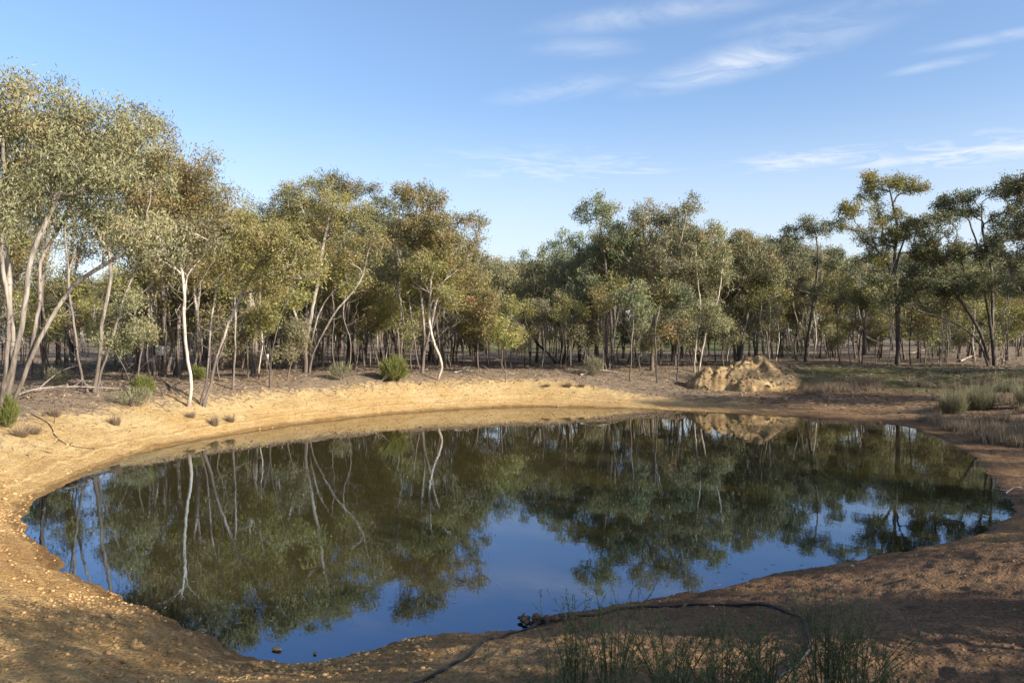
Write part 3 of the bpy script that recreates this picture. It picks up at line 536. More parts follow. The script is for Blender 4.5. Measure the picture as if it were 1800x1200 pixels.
# how high the wood's treetops stand against the sky, seen from the camera's spot: picture column, row
SKY_X = [-150, 0, 130, 215, 240, 290, 320, 360, 415, 440, 520, 570, 620, 660, 700, 760, 790, 840, 860, 905, 960, 985, 1020, 1050, 1120, 1200, 1240, 1270, 1400, 1450, 1500, 1560, 1620, 1700, 1800, 1950]
SKY_Y = [130, 130, 165, 190, 225, 262, 285, 298, 350, 362, 335, 325, 335, 355, 345, 345, 375, 405, 445, 440, 440, 425, 400, 365, 365, 365, 390, 405, 405, 395, 390, 390, 390, 360, 330, 300]
TOPS = {pr[0][0].name: max(v.co.z for v in pr[0][2].vertices) for pr in PROTO+SAPL}
def scatter():
    rng = np.random.default_rng(33); pts = list(HERO_XY); items = []
    def dens(px, D):
        if px < 190: return .35
        if px < 420: return .5 if D > 40 else .8
        if px < 620: return .8
        if px < 860: return .8
        if px < 1330: return .75 if D < 66 else .5
        return .85
    for D0, D1, cnt, gap, sap in ((31, 46, 34, 1.7, False), (44, 66, 96, 1.8, False), (62, 100, 130, 2.2, False), (27, 50, 90, .9, True), (42, 70, 110, 1.0, True)):
        k = 0; tr = 0
        while k < cnt and tr < cnt*60:
            tr += 1; D = rng.uniform(D0, D1); px = rng.uniform(-50, 1850); x = px2x(px, D)
            if rng.uniform() > dens(px, D): continue
            s = float(sdist(x, D)[0])
            if s < (6.2 if not sap else 4.6): continue
            if px > 1360 and D < (54 if not sap else 46): continue
            if 800 < px < 1360 and D < 45 and not sap: continue
            if 1180 < px < 1420 and D < 44: continue
            if 540 < px < 800 and D < 40 and not sap: continue
            if any((x-a)**2+(D-b)**2 < gap*gap for a, b in pts): continue
            # keep the dip in the treetops open
            smax = 1.12
            if 850 < px < 1000: smax = .8
            if not sap and px < 420 and D < 60: smax = 1.25
            pr = (SAPL if sap else PROTO)[rng.integers(len(SAPL if sap else PROTO))]
            ms = pr[0]; top = TOPS[ms[0].name]
            lowrow = np.interp(px, [-50, 230, 300, 430, 470, 1370, 1400, 1850], [490, 490, 440, 410, 300, 300, 432, 432]) if D > 41 and not sap else 0
            rowmin = max(np.interp(px+d, SKY_X, SKY_Y) for d in (-60*30/D, 0, 60*30/D)) + 6
            rowmin = max(rowmin, lowrow + rng.normal()*14)
            sc = min(rng.uniform(.82, smax) if smax >= 1 else rng.uniform(.7, smax), (py2z(rowmin, D)-gz(x, D))/top)
            if sc < .45: continue
            items.append((place(pr, 'sapling' if sap else 'gum_tree', x, D, None, None, rng, s=sc), px, D, sap)); pts.append((x, D)); k += 1
    label_wood(items)
scatter()
# trees standing outside the picture on the sunny side; their shade streaks the near bank and the flat
rng_s = np.random.default_rng(77)
for i, (u, v, s, slim) in enumerate([(2.1, 8.6, .8, 0), (.2, 12.0, .95, 0), (4.1, 5.2, 1.35, 1), (5.8, 4.4, 1.3, 1), (2.3, 14, 1.7, 1), (7.6, 13.6, 1.6, 1), (10.9, 13.6, .9, 0), (12.2, 17.5, 1.0, 0), (12.6, 12.6, .9, 0), (14.8, 14.4, 1.0, 0), (16.8, 12.0, 1.6, 1), (17.8, 16.0, 1.05, 0),
        (20.4, 12.6, .95, 0), (22.6, 16.2, 1.05, 0), (24.6, 11.6, .95, 0), (27.2, 13.8, 1.05, 0), (29.8, 11.0, .95, 0), (31.5, 15.5, 1.1, 0), (34.0, 9.4, .95, 0), (36.6, 12.5, 1.1, 0), (41.2, 6.0, .95, 0), (41.6, 10.2, 1.05, 0), (44.6, 6.2, 1.0, 0), (45.4, 10.4, 1.1, 0), (48.0, 7.0, 1.05, 0), (51.5, 8.5, 1.1, 0), (3.4, 12.8, 1.6, 1), (4.3, 13.4, 1.6, 1), (3.2, 15.5, 1.7, 1), (40.2, 4.5, .8, 0)]):
    x, y = .52*u + .85*v, .85*u - .52*v
    pr = SAPL[(i*2+1) % len(SAPL)] if slim else PROTO[(i*3+1) % len(PROTO)]
    place(pr, 'gum_tree', x, y, 'gum tree beyond the picture edge shading the near bank and the flat', 'trees shading the near bank and the flat', rng_s, s=s)

for i, (x, y, s) in enumerate([(-6, -8, 1.), (-1, -10.5, 1.1), (4, -9.5, 1.), (-10.5, -4.5, 1.), (-14.5, .5, 1.), (8.5, -12, 1.1), (-4.5, -14, 1.1), (.5, -7, .9), (-9, -10, 1.1), (-15, -6, 1.1)]):  # unseen trees added to block skylight and darken the shade on the bank
    place(PROTO[(i*5+2) % len(PROTO)], 'gum_tree', x, y, 'gum tree of the wood behind the viewer, outside the picture', 'trees behind the viewer', rng_s, s=s)

# ------------------------------------------------------------------ far treeline
def treeline():
    rng = np.random.default_rng(5); C = []; tb = []
    for k in range(620):
        a = R(rng.uniform(-46, 46)); d = rng.uniform(115, 260); x, y = math.sin(a)*d, math.cos(a)*d; h = rng.uniform(4.5, 7.5); z = gz(x, y)
        n = 200; q = rng.normal(size=(n, 3))*np.array([1.9, 1.9, h*.25]) + np.array([x, y, z+h*.52]); C.append(q); tb.append(np.full(n, rng.uniform(.2, .7)))
    return tag(link('far_treeline', leaves_mesh('far_treeline', np.vstack(C), rng, .75, .4, .3, np.concatenate(tb)), M['leaf_far']), 'hazy dark line of woodland beyond the sunny field', 'treeline', kind='stuff')
treeline()

# ------------------------------------------------------------------ heap of clay
def blob(rng, n=2, rough=.25):
    import bmesh
    bm = bmesh.new(); bmesh.ops.create_icosphere(bm, subdivisions=n, radius=1)
    V = np.array([v.co[:] for v in bm.verts]); F = np.array([[v.index for v in f.verts] for f in bm.faces]); bm.free()
    V = V*(1 + rough*(rng.uniform(-1, 1, (len(V), 1)))); return V, F
STONES = [blob(np.random.default_rng(i), 1, .22) for i in range(6)]
def heap(name, cx, cy, rx, ry, h, seed, label, material, nclod, csize):
    rng = np.random.default_rng(seed); z0 = gz(cx, cy); root = empty(name, (cx, cy, z0)); tag(root, label, 'dirt heap')
    n = 110; u, v = np.meshgrid(np.linspace(-1.15, 1.15, n), np.linspace(-1.15, 1.15, n)); X, Y = u*rx, v*ry
    rr = np.minimum(np.hypot((u-.18)*1.25 + .18*fbm(u*2, v*2, 2, seed), v*1.1), .42+np.hypot((u+.5)*1.15, v*1.2))*(1+.5*fbm(u*1.5+4, v*1.5, 3, seed+1))
    lump = np.abs(fbm(u*2.6+7, v*2.6, 3, seed+7)); Z = h*np.clip(1-rr, 0, 1)**.62*(1+.35*fbm(u*3, v*3, 3, seed+2))*(1.08-1.1*np.clip(.22-lump*1.6, 0, .22)) + .34*fbm(X*2.2, Y*2.2, 3, seed+3)*sstep(1, .7, rr) + .16*fbm(X*7, Y*7, 2, seed+4)
    gl, _ = land((X+cx).ravel(), (Y+cy).ravel()); Z = np.where(rr < 1, Z, -.25) + gl.reshape(Z.shape) - z0 - .03
    i, j = np.meshgrid(np.arange(n-1), np.arange(n-1), indexing='ij'); i, j = i.ravel(), j.ravel()
    link('body', mesh_np(name+'_body', np.column_stack([X.ravel(), Y.ravel(), Z.ravel()]), [np.column_stack([i*n+j, i*n+j+1, (i+1)*n+j+1, (i+1)*n+j])], None, False), material, root)
    g = Geo()
    for _ in range(nclod):
        a, b = rng.integers(4, n-4, 2)
        if rr[a, b] > 1.02: continue
        V, F = STONES[rng.integers(6)]; s = csize*rng.uniform(.4, 1.3)*np.array([1, rng.uniform(.7, 1.2), rng.uniform(.5, .9)]); g.add(V*s + np.array([X[a, b], Y[a, b], Z[a, b]]), F)
    tag(link('clods', g.mesh(name+'_clods', False), material, root), kind='stuff'); return root
heap('clay_heap', px2x(1312, 39), 39, 2.9, 2.1, 1.45, 3, 'heap of dug yellow clay on the flat beyond the water', M['mound'], 700, .07)
heap('clay_heap', px2x(428, 52), 52, 1.6, 1.0, .7, 9, 'low orange pile among the trunks behind the yellow bank', M['mound'], 60, .16)

# ------------------------------------------------------------------ bushes, tussocks, rushes, wispy plants
def blades(name, rng, n, h, spread, base, width, lean=.5, curve=.3, seg=2):
    a = rng.uniform(0, 6.28, n); rb = base*np.sqrt(rng.uniform(0, 1, n)); B = np.column_stack([np.cos(a)*rb, np.sin(a)*rb, np.zeros(n)-.03])
    a2 = a + rng.normal(size=n)*.8; l = spread*rng.uniform(0, 1, n)**lean; H = h*rng.uniform(.35, 1.08, n)*(1-.35*(l/max(spread, 1e-6))**2)
    D = np.column_stack([np.cos(a2)*l, np.sin(a2)*l, H]); side = nrm(np.column_stack([-np.sin(a2+rng.normal(size=n)), np.cos(a2), np.zeros(n)]))*width*.5
    rows = []
    for t in np.linspace(0, 1, seg+1):
        q = B + D*t; q[:, :2] += D[:, :2]*(t*t-t)*curve; q[:, 2] -= curve*.25*np.linalg.norm(D[:, :2], axis=1)*t*t; w = (1-t)**.6 if t < 1 else .05
        rows += [q-side*w, q+side*w]
    V = np.stack(rows, 1).reshape(-1, 3); k = 2*(seg+1); o = np.arange(n)*k
    F = np.vstack([np.column_stack([o+2*i, o+2*i+1, o+2*i+3, o+2*i+2]) for i in range(seg)])
    return mesh_np(name, V, [F], {'tint': ('FACE', np.tile(rng.uniform(0, 1, n), seg))})
def stems_mesh(name, rng, n, h, spread, r):
    g = Geo()
    for _ in range(n):
        a = rng.uniform(0, 6.28); l = spread*rng.uniform(.2, 1); e = np.array([math.cos(a)*l, math.sin(a)*l, h*rng.uniform(.6, 1)])
        g.tube([(0, 0, -.05), e*.4+rng.normal(size=3)*.04, e*.75+rng.normal(size=3)*.04, e], [r, r*.8, r*.55, r*.3], 4)
    return g.mesh(name)
def bush(name, px, D, h, wd, label, cat, m, n, width, group=None, seed=0, stem=True):
    rng = np.random.default_rng(seed+400); x = px2x(px, D); t = empty(name, (x, D, gz(x, D))); tag(t, label, cat, group)
    if stem: link('stem', stems_mesh(name+'_stem', rng, 9, h*.7, wd*.35, .012), M['twig'], t)
    # foliage: many short upright sprigs filling a rounded volume
    d = nrm(rng.normal(size=(n, 3))); r = rng.uniform(.15, 1, n)**.45; lob = 1 + .28*np.sin(d[:, 0]*3.1+seed)*np.cos(d[:, 1]*3.7-seed*2) + .20*np.sin(d[:, 0]*7+d[:, 2]*5+seed*3)*np.cos(d[:, 1]*6); C = d*(r*lob)[:, None]*np.array([wd*.5, wd*.5, h*.46]) + np.array([0, 0, h*.52])
    C[:, 2] += .10*h*np.sin(C[:, 0]*9+seed)*np.cos(C[:, 1]*8)
    dirs = nrm(d*.5 + rng.normal(size=(n, 3))*.35 + np.array([0, 0, .9])); L = h*rng.uniform(.12, .34, n)[:, None]; s = nrm(np.cross(dirs, rng.normal(size=(n, 3))))*width
    V = np.stack([C-s, C+s, C+dirs*L], 1).reshape(-1, 3); F = np.arange(3*n).reshape(-1, 3)
    link('foliage', mesh_np(name+'_foliage', V, [F], {'tint': ('FACE', np.clip(rng.uniform(0, 1, n), 0, 1))}), M[m], t); return t
bush('broom_bush', 693, 35.5, 1.0, 1.0, 'bright green rounded broom bush on the far bank', 'bush', 'broom', 5200, .012, seed=1)
bush('broom_bush', 250, 25.8, .6, .62, 'green broom bush behind grey twigs on the yellow bank', 'bush', 'broom', 3200, .008, seed=2)
bush('broom_bush', 347, 31, .5, .6, 'small green bush seen behind the white gum trunk', 'bush', 'broom', 1800, .009, seed=3)
bush('broom_bush', 14, 19.2, .75, .38, 'narrow green bush at the foot of the many-stemmed gum', 'bush', 'broom', 1600, .007, seed=4)
for i, (px, D, h, w, lab) in enumerate([(235, 24.6, .55, 1.1, 'grey twiggy bush in front of the green broom bush'), (100, 27, .6, .8, 'pale leafy shrub among fallen branches near the thin pole'), (1045, 40, .9, 1.0, 'grey-green shrub at the end of the far bank'),
                                        (1395, 60, 1.2, 2.0, 'grey-green shrub under the dark forked gum'), (1655, 60, 1.3, 2.2, 'green shrub on the shaded flat near the broad dark gum'), (598, 34, .75, .9, 'twiggy grey shrub left of the bright green broom')]):
    bush('twiggy_shrub', px, D, h, w, lab, 'shrub', 'rush' if i in (0, 1, 2, 5) else 'wisp', 900, .010, seed=20+i)
def tussock(name, px, D, h, spread, base, n, m, label, cat='tussock', group=None, seed=0, width=.012, lean=.5):
    rng = np.random.default_rng(seed+700); x = px2x(px, D); o = link(name, blades(name, rng, n, h, spread, base, width, lean), M[m]); o.location = (x, D, gz(x, D)); o.rotation_euler.z = rng.uniform(0, 6); return tag(o, label, cat, group)
for i, (px, D, h, sp, lab) in enumerate([(203, 22.5, .45, .16, 'reddish dry tussock alone on the yellow slope'), (377, 25.2, .48, .14, 'reddish dry tussock at the foot of the twin gum'), (405, 26, .34, .18, 'low dry tussock right of the twin gum'), (95, 21.5, .35, .22, 'dry tussock on the yellow slope near the broken stick'),
        (35, 18.8, .42, .38, 'wide grey dry tussock below the many-stemmed gum'), (58, 19.4, .38, .3, 'grey dry tussock right of the wide grey one'), (998, 37.5, .38, .3, 'grey tussock at the end of the far bank'), (1022, 37.6, .30, .28, 'low grey tussock beside the one at the bank end'), (960, 37.4, .22, .3, 'flat grey tussock on the lit far bank'), (335, 25.2, .3, .14, 'small dry tussock at the white gum trunk')]):
    tussock('dry_tussock', px, D, h, sp, .10, 260, 'dry', lab, seed=i, width=.012)
tussock('rush_clump', 1676, 30.0, 1.1, .42, .36, 1100, 'rush', 'pale upright clump of rushes on the right shore, its nearer half', 'rushes', 'rushes on the right shore', 50, .016)
tussock('rush_clump', 1724, 30.3, 1.2, .46, .36, 1100, 'rush', 'pale upright clump of rushes on the right shore, its taller half', 'rushes', 'rushes on the right shore', 51, .016)
tussock('rush_clump', 1808, 29.5, 1.2, .45, .3, 800, 'rush', 'clump of rushes cut off by the right picture edge', 'rushes', 'rushes on the right shore', 52, .016)
tussock('rush_clump', 1768, 33.5, .7, .3, .4, 520, 'rush', 'low dark rushes between the two pale clumps', 'rushes', 'rushes on the right shore', 53, .016)
def dry_grass_patch():
    rng = np.random.default_rng(90); Vs = []; Fs = []; tn = []; n0 = 0
    spots = []
    for _ in range(1300):
        k = rng.integers(0, 4)
        if k == 0: px, D = rng.uniform(1620, 1830), rng.uniform(23.5, 28.5)
        elif k == 1: px, D = rng.uniform(1400, 1640), rng.uniform(36, 38.5)
        elif k == 2: px, D = rng.uniform(1730, 1850), rng.uniform(19, 23)
        else: px, D = rng.uniform(1640, 1850), rng.uniform(28, 36)
        x = px2x(px, D); s = float(sdist(x, D)[0])
        if s < .9 or fbm(np.array([x*.7]), np.array([D*.7]), 2, 66)[0] < -.02: continue
        spots.append((x, D))
    for x, y in spots:
        n = 44; h = rng.uniform(.20, .48); a = rng.uniform(0, 6.28, n); q = np.column_stack([x+rng.normal(size=n)*.12, y+rng.normal(size=n)*.12, np.full(n, gz(x, y)-.02)])
        d = np.column_stack([np.cos(a)*.10, np.sin(a)*.10, h*rng.uniform(.5, 1.1, n)]); w = np.column_stack([-np.sin(a), np.cos(a), 0*a])*.007
        V = np.stack([q-w, q+w, q+d], 1).reshape(-1, 3); Vs.append(V); Fs.append(np.arange(3*n).reshape(-1, 3)+n0); n0 += 3*n; tn.append(rng.uniform(0, 1, n))
    tag(link('dry_grass', mesh_np('dry_grass', np.vstack(Vs), [np.vstack(Fs)], {'tint': ('FACE', np.concatenate(tn))}), M['dry']), 'low brown dry grass along the shaded right shore', 'grass', kind='stuff')
dry_grass_patch()

def wispy(px, D, h, n, sp, label, seed):
    """broom-like plant: thin upright stems set with small leaves, base on the near bank"""
    rng = np.random.default_rng(seed+800); x = px2x(px, D); t = empty('wispy_plant', (x, D, gz(x, D))); tag(t, label, 'plant', 'wispy plants on the near bank'); g = Geo(); C = []; T = []
    for _ in range(int(n*.6)):
        a = rng.uniform(0, 6.28); l = sp*rng.uniform(.1, 1); b = np.array([math.cos(a)*.06, math.sin(a)*.06, -.03]); H = h*rng.uniform(.45, 1.05)
        e = np.array([math.cos(a)*l, math.sin(a)*l, H]); c = e*np.array([.35, .35, .55]) + rng.normal(size=3)*.02; tt = np.linspace(0, 1, 7)[:, None]; p = (1-tt)**2*b + 2*tt*(1-tt)*c + tt*tt*e
        g.tube(p, np.linspace(.0035, .0012, 7), 3)
        def leafy(p, m):
            u = rng.uniform(.12, 1, m)*(len(p)-1); i = np.minimum(u.astype(int), len(p)-2); f = (u-i)[:, None]; C.append(p[i]*(1-f)+p[i+1]*f); T.append(nrm(p[i+1]-p[i]))
        leafy(p, int(34*H/h))
        for _k in range(rng.integers(1, 4)):
            i = rng.integers(2, 6); e2 = p[i] + np.array([rng.normal()*.07, rng.normal()*.07, rng.uniform(.10, .26)*h/.7]); q = np.array([p[i], (p[i]+e2)/2+rng.normal(size=3)*.01, e2]); g.tube(q, [.0018, .0014, .0009], 3); leafy(q, 13)
    C = np.vstack(C); T = np.vstack(T); k = len(C); d = nrm(T + rng.normal(size=(k, 3))*.55); s = nrm(np.cross(d, rng.normal(size=(k, 3))))*.0022; L = rng.uniform(.014, .032, k)[:, None]
    V = np.stack([C-s, C+d*L*.5+s*1.1, C+d*L, C+d*L*.5-s*1.1], 1).reshape(-1, 3)
    link('stems', g.mesh('wispy_stems'), M['wisp_stem'], t); link('foliage', mesh_np('wispy_foliage', V, [np.arange(4*k).reshape(-1, 4)], {'tint': ('FACE', rng.uniform(0, 1, k))}), M['wisp'], t)
M['wisp_stem'] = plain('wispy_stem', (.06, .075, .03), (.12, .12, .06), 9)
for i, (px, D, h, n, sp, lab) in enumerate([(1010, 4.75, 0.67, 37, 0.33, 'wispy green plant in shade where the hose meets the water'), (1075, 4.45, 0.79, 44, 0.39, 'tall wispy green plant in the middle of the near bank'), (980, 4.15, 0.51, 28, 0.33, 'low wispy plant at the lower picture edge beside the hose'),
        (1180, 4.35, 0.64, 37, 0.42, 'wispy green plant inside the curve of the hose'), (1270, 4.15, 0.59, 44, 0.42, 'grassy wispy plant near the bend of the hose'), (1340, 4.15, 0.56, 37, 0.39, 'wispy plant directly below the hose bend'), (1455, 4.15, 0.79, 50, 0.36, 'tallest dark wispy plant right of the hose bend'),
        (1500, 4.10, 0.72, 37, 0.39, 'wispy plant just right of the tallest dark one'), (1545, 3.85, 0.51, 24, 0.36, 'last low wispy plant towards the bare bank'), (1110, 3.95, 0.51, 39, 0.42, 'bushy wispy plant cut by the lower picture edge'), (1220, 3.90, 0.51, 39, 0.42, 'pale wispy plant cut by the lower picture edge'), (1400, 3.90, 0.46, 37, 0.42, 'low wispy plant under the hose end')]):
    wispy(px, D, h*.76, n, sp, lab, i)

# ------------------------------------------------------------------ hose, sticks, logs, stones
def ground_tube(name, pts, r, material, label, cat, group=None, k=8, lift=.6, step=.1, taper=0):
    p = crom([on_ground(x, y)[:2] for x, y in pts], step); z, _ = land(p[:, 0], p[:, 1]); ker = np.ones(5)/5
    zz = np.convolve(np.pad(np.maximum(z, 0), 2, mode='edge'), ker, 'valid') + r*lift; q = np.column_stack([p, zz]); c = q.mean(0); c[2] = q[:, 2].min(); g = Geo(); g.tube(q-c, np.linspace(r, r*(1-taper), len(q)), k)
    o = link(name, g.mesh(name), material); o.location = c; return tag(o, label, cat, group)
ground_tube('garden_hose', [(700, 1225), (760, 1190), (830, 1150), (890, 1118), (950, 1098), (1040, 1084), (1120, 1070), (1220, 1064), (1320, 1064), (1375, 1074), (1412, 1095), (1424, 1130), (1408, 1165), (1370, 1195), (1330, 1215)], .012, M['hose'], 'black plastic hose looping over the near bank', 'hose', step=.05, lift=1.1)
def stick(name, pts, r, material, label, cat='branch', dz=0., forks=0, seed=0, group=None):
    """a fallen branch: picture points at ground contact, raised a little along its length, with a few side twigs"""
    rng = np.random.default_rng(seed+60); p = np.array([on_ground(x, y) for x, y in pts]); p[:, 2] += r*.8 + dz*np.sin(np.linspace(0, np.pi, len(p))); p = crom(p, .15); c = p[0].copy(); g = Geo(); n = len(p); g.tube(p-c, np.linspace(r, r*.35, n), 6)
    for _ in range(forks):
        i = rng.integers(n//4, n-1); e = p[i]-c + np.array([rng.normal()*.3, rng.normal()*.3, rng.uniform(.05, .45)]); m = (p[i]-c+e)/2+rng.normal(size=3)*.05; g.tube([p[i]-c, m, e], [r*.45, r*.35, r*.15], 4)
    o = link(name, g.mesh(name), material); o.location = c; return tag(o, label, cat, group)
stick('fallen_branch', [(20, 700), (60, 694), (120, 692), (180, 690), (235, 686)], .028, M['dead'], 'long pale fallen branch on the crest under the thin pole', dz=.2, forks=6, seed=1)
stick('fallen_branch', [(60, 690), (110, 676), (150, 664), (190, 668)], .022, M['dead'], 'bleached fallen branch propped behind the long pale one', dz=.55, forks=5, seed=2)
stick('fallen_branch', [(288, 672), (305, 690), (330, 703)], .04, M['charred'], 'dark fallen branch lying left of the white gum', dz=.1, forks=2, seed=3)
stick('fallen_branch', [(55, 728), (85, 745), (100, 770), (130, 785), (185, 790)], .018, M['charred'], 'thin dark root snaking down the yellow slope', forks=2, seed=4)
stick('fallen_branch', [(1418, 690), (1440, 696), (1458, 712)], .03, M['charred'], 'short dark stick on the orange flat below the clay heap', forks=1, seed=5)
stick('fallen_branch', [(1688, 636), (1710, 632), (1735, 634), (1770, 640)], .07, M['dead'], 'pale fallen branches at the foot of the broad dark gum', dz=.25, forks=7, seed=6)
stick('fallen_branch', [(1600, 622), (1640, 618), (1680, 620)], .06, M['dead'], 'pale fallen limb behind the broad dark gum', dz=.3, forks=6, seed=7)
stick('fallen_branch', [(798, 656), (815, 654), (832, 653)], .05, M['dead'], 'bleached short log right of the curved white trunk', dz=.05, forks=3, seed=8)
stick('fallen_branch', [(1020, 660), (1050, 657), (1085, 655)], .05, M['dead'], 'pale fallen limb at the end of the far bank', dz=.15, forks=5, seed=9)
stick('fallen_branch', [(1390, 672), (1420, 668), (1446, 668)], .03, M['dead'], 'small grey fallen branch on the grass right of the heap', dz=.15, forks=6, seed=10)
stick('fallen_branch', [(1768, 868), (1784, 862), (1797, 858)], .018, M['dead'], 'small pale stick on the right shore at the picture edge', dz=.05, forks=2, seed=11)
stick('fallen_branch', [(655, 690), (665, 683), (672, 672)], .015, M['dead'], 'small dead twig in front of the bright green broom', dz=.25, forks=4, seed=12)
def dead_stick(px, py, h, lean, label, seed):
    q = on_ground(px, py); rng = np.random.default_rng(seed); g = Geo(); e = np.array([lean, rng.normal()*.1, h]); p = crom([(0, 0, -.1), e*.35+rng.normal(size=3)*.04, e*.7+rng.normal(size=3)*.05, e], .1); g.tube(p, np.linspace(.014, .005, len(p)), 5)
    for _ in range(4): i = rng.integers(len(p)//3, len(p)-1); g.tube([p[i], p[i]+np.array([rng.normal()*.12, rng.normal()*.1, .12]), p[i]+np.array([rng.normal()*.2, rng.normal()*.15, .28])], [.006, .005, .003], 4)
    o = link('dead_stick', g.mesh('dead_stick'), M['charred']); o.location = q; tag(o, label, 'stick')
dead_stick(94, 745, .75, -.06, 'dark dead stick standing upright on the yellow slope', 1)
dead_stick(508, 690, .5, .08, 'short dead stick on the bank crest below the spreading gum', 2)
dead_stick(290, 698, 1.4, -.5, 'thin dead stem leaning left of the white gum', 3)
dead_stick(640, 682, .45, .1, 'tiny dead stick left of the bright green broom', 4)

def clod(name, px, py, size, material, label, cat, seed, z=0.):
    rng = np.random.default_rng(seed); V, F = blob(rng, 2, .16); q = on_ground(px, py); s = np.array(size); o = link(name, mesh_np(name, V*s, [F], None, False), material); o.location = q + np.array([0, 0, s[2]*.35+z]); o.rotation_euler.z = rng.uniform(-.5, .5); return tag(o, label, cat)
def crumbly(px0, py0, px1, py1, label):
    rng = np.random.default_rng(8); a, b = on_ground(px0, py0), on_ground(px1, py1); g = Geo()
    for t in np.linspace(0, 1, 46):
        V, F = STONES[rng.integers(6)]; s = rng.uniform(.02, .045)*(1.2-.5*abs(t-.5)); g.add(V*s*np.array([1.2, 1, .8]) + (a*(1-t)+b*t) - a + rng.normal(size=3)*np.array([.03, .04, .02]) + np.array([0, 0, .02]), F)
    o = link('crumbled_earth', g.mesh('crumbled_earth', False), M['charred_earth']); o.location = a; tag(o, label, 'earth clod')
M['charred_earth'] = plain('dark_earth', (.07, .045, .032), (.16, .10, .065), 14, .95, .02)
crumbly(918, 1094, 1000, 1092, 'dark crumbling lip of earth jutting into the water by the hose')
clod('flat_stone', 486, 1143, (.055, .03, .016), M['stone'], 'flat brown stone breaking the water near the gravel shore', 'stone', 4, .01)
clod('small_stone', 553, 1150, (.018, .016, .013), M['stone_red'], 'tiny reddish stone in the shallow water', 'stone', 5, .008)
clod('shore_stone', 1546, 744, (.09, .08, .06), M['stone_red'], 'reddish lump at the far end of the shaded shore', 'stone', 6)
clod('white_stone', 1498, 995, (.028, .022, .016), M['dead'], 'pale stone on the shaded near bank', 'stone', 7)

def rocks():
    """larger loose stones on the gravelly near shore, one by one"""
    rng = np.random.default_rng(12); ms = []
    for i in range(6): V, F = STONES[i]; ms.append(mesh_np('ochre_rock%d' % i, V*np.array([1, .8, .62]), [F], None, False))
    for i in range(110):
        px, py = rng.normal(330, 110), rng.normal(1120, 50)
        if py > 1195 or px < 0: continue
        q = on_ground(px, py)
        if q[2] < .02: continue
        s = rng.uniform(.022, .052)*rng.uniform(.7, 1.1); o = link('ochre_rock', ms[rng.integers(6)], M['stone']); o.location = q + np.array([0, 0, s*.25]); o.scale = (s, s*rng.uniform(.8, 1.2), s*rng.uniform(.7, 1.1)); o.rotation_euler = (rng.uniform(-.4, .4), rng.uniform(-.4, .4), rng.uniform(0, 6))
        tag(o, 'ochre stone lying on the gravelly near shore', 'stone', 'loose stones on the gravelly near shore')
rocks()
def gravel(name, label, material, n, seed, sampler, smin, smax):
    rng = np.random.default_rng(seed); x, y, w = sampler(rng, n); z, s = land(x, y); keep = (s > .02) & (rng.uniform(0, 1, len(x)) < w); x, y, z = x[keep], y[keep], z[keep]; k = len(x)
    sz = smin*(smax/smin)**(rng.uniform(0, 1, k)**2.2); which = rng.integers(0, 6, k); Vs = []; Fs = []; n0 = 0
    for j in range(6):
        m = which == j; V, F = STONES[j]; V = V[:, :]; c = m.sum(); a = rng.uniform(0, 6.28, c); ca, sa = np.cos(a)[:, None], np.sin(a)[:, None]; f = sz[m][:, None, None]*np.array([1, .8, .6])
        W_ = np.stack([V[None, :, 0]*ca - V[None, :, 1]*sa, V[None, :, 0]*sa + V[None, :, 1]*ca, np.broadcast_to(V[None, :, 2], (c, len(V)))], 2)*f + np.column_stack([x[m], y[m], z[m]+sz[m]*.2])[:, None]
        Vs.append(W_.reshape(-1, 3)); Fs.append((F[None]+np.arange(c)[:, None, None]*len(V)).reshape(-1, 3)+n0); n0 += c*len(V)
    tag(link(name, mesh_np(name, np.vstack(Vs), [np.vstack(Fs)], None, False), material), label, 'gravel', kind='stuff')
def samp_left(rng, n):
    D = np.sqrt(rng.uniform(5.2**2, 15**2, n)); px = rng.uniform(-40, 760, n); x = px2x(px, D); return x, D, sstep(-.08, .16, fbm(x*.9, D*.9, 3, 71))*sstep(3, -2, x)*.9+.08
def samp_right(rng, n):
    D = np.sqrt(rng.uniform(4.6**2, 20**2, n)); px = rng.uniform(700, 1850, n); x = px2x(px, D); return x, D, .25+.75*sstep(-.05, .2, fbm(x*.8, D*.8, 3, 72))
def samp_far(rng, n):
    D = rng.uniform(14, 42, n); px = rng.uniform(-40, 1250, n); x = px2x(px, D); s = sdist(x, D); return x, D, sstep(8, 5, s)*sstep(-.1, .2, fbm(x*.6, D*.6, 3, 73))
gravel('ochre_gravel', 'ochre gravel strewn over the sunlit near shore', M['stone'], 26000, 1, samp_left, .005, .030)
gravel('brown_gravel', 'brown gravel sprinkled over the shaded near bank', M['stone_red'], 12000, 2, samp_right, .004, .018)
gravel('bank_rubble', 'small clods and rubble on the yellow bank', M['stone'], 12000, 3, samp_far, .012, .06)

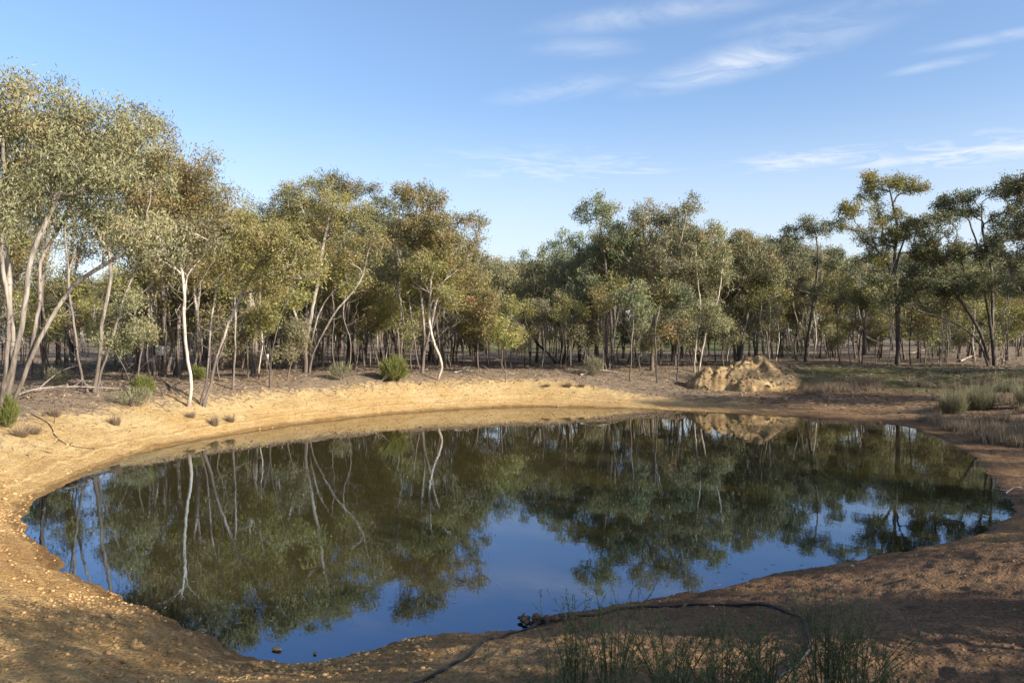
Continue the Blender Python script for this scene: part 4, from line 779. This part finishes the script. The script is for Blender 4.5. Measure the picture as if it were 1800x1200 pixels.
def litter():
    """fallen leaves, bark strips and twigs on the upper banks and under the trees"""
    rng = np.random.default_rng(14); n = 90000; D = np.concatenate([rng.uniform(17, 48, n*3//4), rng.uniform(36, 66, n//4)]); px = rng.uniform(-60, 1860, len(D)); x = px2x(px, D); z, s = land(x, D)
    w = .10*sstep(.5, 1.5, s) + .9*sstep(1.5, 5., s + 2.6*fbm(x*.35, D*.35, 4, 31)); keep = rng.uniform(0, 1, len(x)) < w; x, y, z = x[keep], D[keep], z[keep]; k = len(x)
    a = rng.uniform(0, 6.28, k); L = rng.uniform(.04, .16, k)*(1+(rng.uniform(0, 1, k) < .06)*2.5); d = np.column_stack([np.cos(a), np.sin(a), rng.normal(size=k)*.25])*L[:, None]; wd = np.column_stack([-np.sin(a), np.cos(a), rng.normal(size=k)*.5])*rng.uniform(.008, .022, k)[:, None]
    c = np.column_stack([x, y, z+.015]); V = np.stack([c-d, c+wd, c+d, c-wd], 1).reshape(-1, 3)
    tag(link('leaf_litter', mesh_np('leaf_litter', V, [np.arange(4*k).reshape(-1, 4)], {'tint': ('FACE', rng.uniform(0, 1, k)**1.5)}), M['litter']), 'grey-brown fallen leaves and bark on the upper banks', 'leaf litter', kind='stuff')
litter()

# ------------------------------------------------------------------ small made things among the trunks
def box_geo(g, c, s):
    c = np.array(c); s = np.array(s)*.5; V = np.array([[x, y, z] for x in (-1, 1) for y in (-1, 1) for z in (-1, 1)])*s + c
    g.add(V, np.array([[0, 1, 3, 2], [4, 6, 7, 5], [0, 4, 5, 1], [2, 3, 7, 6], [0, 2, 6, 4], [1, 5, 7, 3]]))
def nest_box():
    D = 33; q = P(282, 617, D); x, y = q[0], D; t = empty('nest_box', (x, y, q[2]-.17)); tag(t, 'small pale nest box fixed to a dark trunk in the wood', 'nest box')
    g = Geo(); box_geo(g, (0, 0, .17), (.22, .22, .34)); link('box', g.mesh('nest_box_body', False), M['boxwood'], t)
    g = Geo(); box_geo(g, (0, -.03, .36), (.28, .32, .03)); link('lid', g.mesh('nest_box_lid', False), M['boxwood'], t)
    g = Geo(); a = np.linspace(0, 2*np.pi, 17)[:-1]; V = np.column_stack([np.cos(a)*.035, np.full(16, -.1135), np.sin(a)*.035+.22]); V = np.vstack([V, [[0, -.1135, .22]]]); g.add(V, np.array([[16, (i+1) % 16, i] for i in range(16)])); link('entrance_hole', g.mesh('nest_box_hole', False), M['charred'], t)  # flat dark disc painted as the shaded inside of the hole
    st = [[(0, 0, 0), (.03, .02, 2), (-.05, .05, 4), (.1, 0, 6.5), (.2, 0, 8.5)]]; lb = [((0.2, 0, 8.2), (1.2, 1.2, .9)), ((-.6, .3, 7), (.9, .9, .6)), ((.9, -.2, 6.6), (.8, .8, .6))]
    plant_tree('gum_tree', (x, y+.28, gz(x, y+.28)), tree_meshes('nest_tree', 71, st, lb, .15, 30, rc=.6, lpt=24, lsz=(.16, .05)), 'bark_dark', 'leaf_olive', 'dark straight gum carrying the pale nest box')
nest_box()
def marker():
    D = 40; x = px2x(469, D); t = empty('marker_post', (x, D, gz(x, D))); tag(t, 'white marker post between trunks near the crooked small gum', 'post')
    g = Geo(); box_geo(g, (0, 0, .4), (.05, .04, .8)); link('post', g.mesh('marker_post_body', False), M['dead'], t)
    g = Geo(); box_geo(g, (0, -.03, .72), (.20, .012, .28)); link('plate', g.mesh('marker_plate', False), M['white'], t)
marker()

def floating_leaves():
    rng = np.random.default_rng(19); x = rng.uniform(-9, 13, 9000); y = rng.uniform(7, 36, 9000); s_ = sdist(x, y); k = (s_ < -.12) & (rng.uniform(0, 1, 9000) < .55*np.exp(s_*2.2)); x, y = x[k], y[k]; n = len(x)
    a = rng.uniform(0, 6.28, n); L_ = rng.uniform(.025, .055, n); d = np.column_stack([np.cos(a)*L_, np.sin(a)*L_, 0*a]); w = np.column_stack([-np.sin(a), np.cos(a), 0*a])*.009; c = np.column_stack([x, y, np.full(n, .004)])
    tag(link('floating_leaves', mesh_np('floating_leaves', np.stack([c-d, c+w, c+d, c-w], 1).reshape(-1, 3), [np.arange(4*n).reshape(-1, 4)], {'tint': ('FACE', rng.uniform(0, 1, n))}), M['litter']), 'fallen leaves floating along the edge of the water', 'leaves', kind='stuff')
floating_leaves()
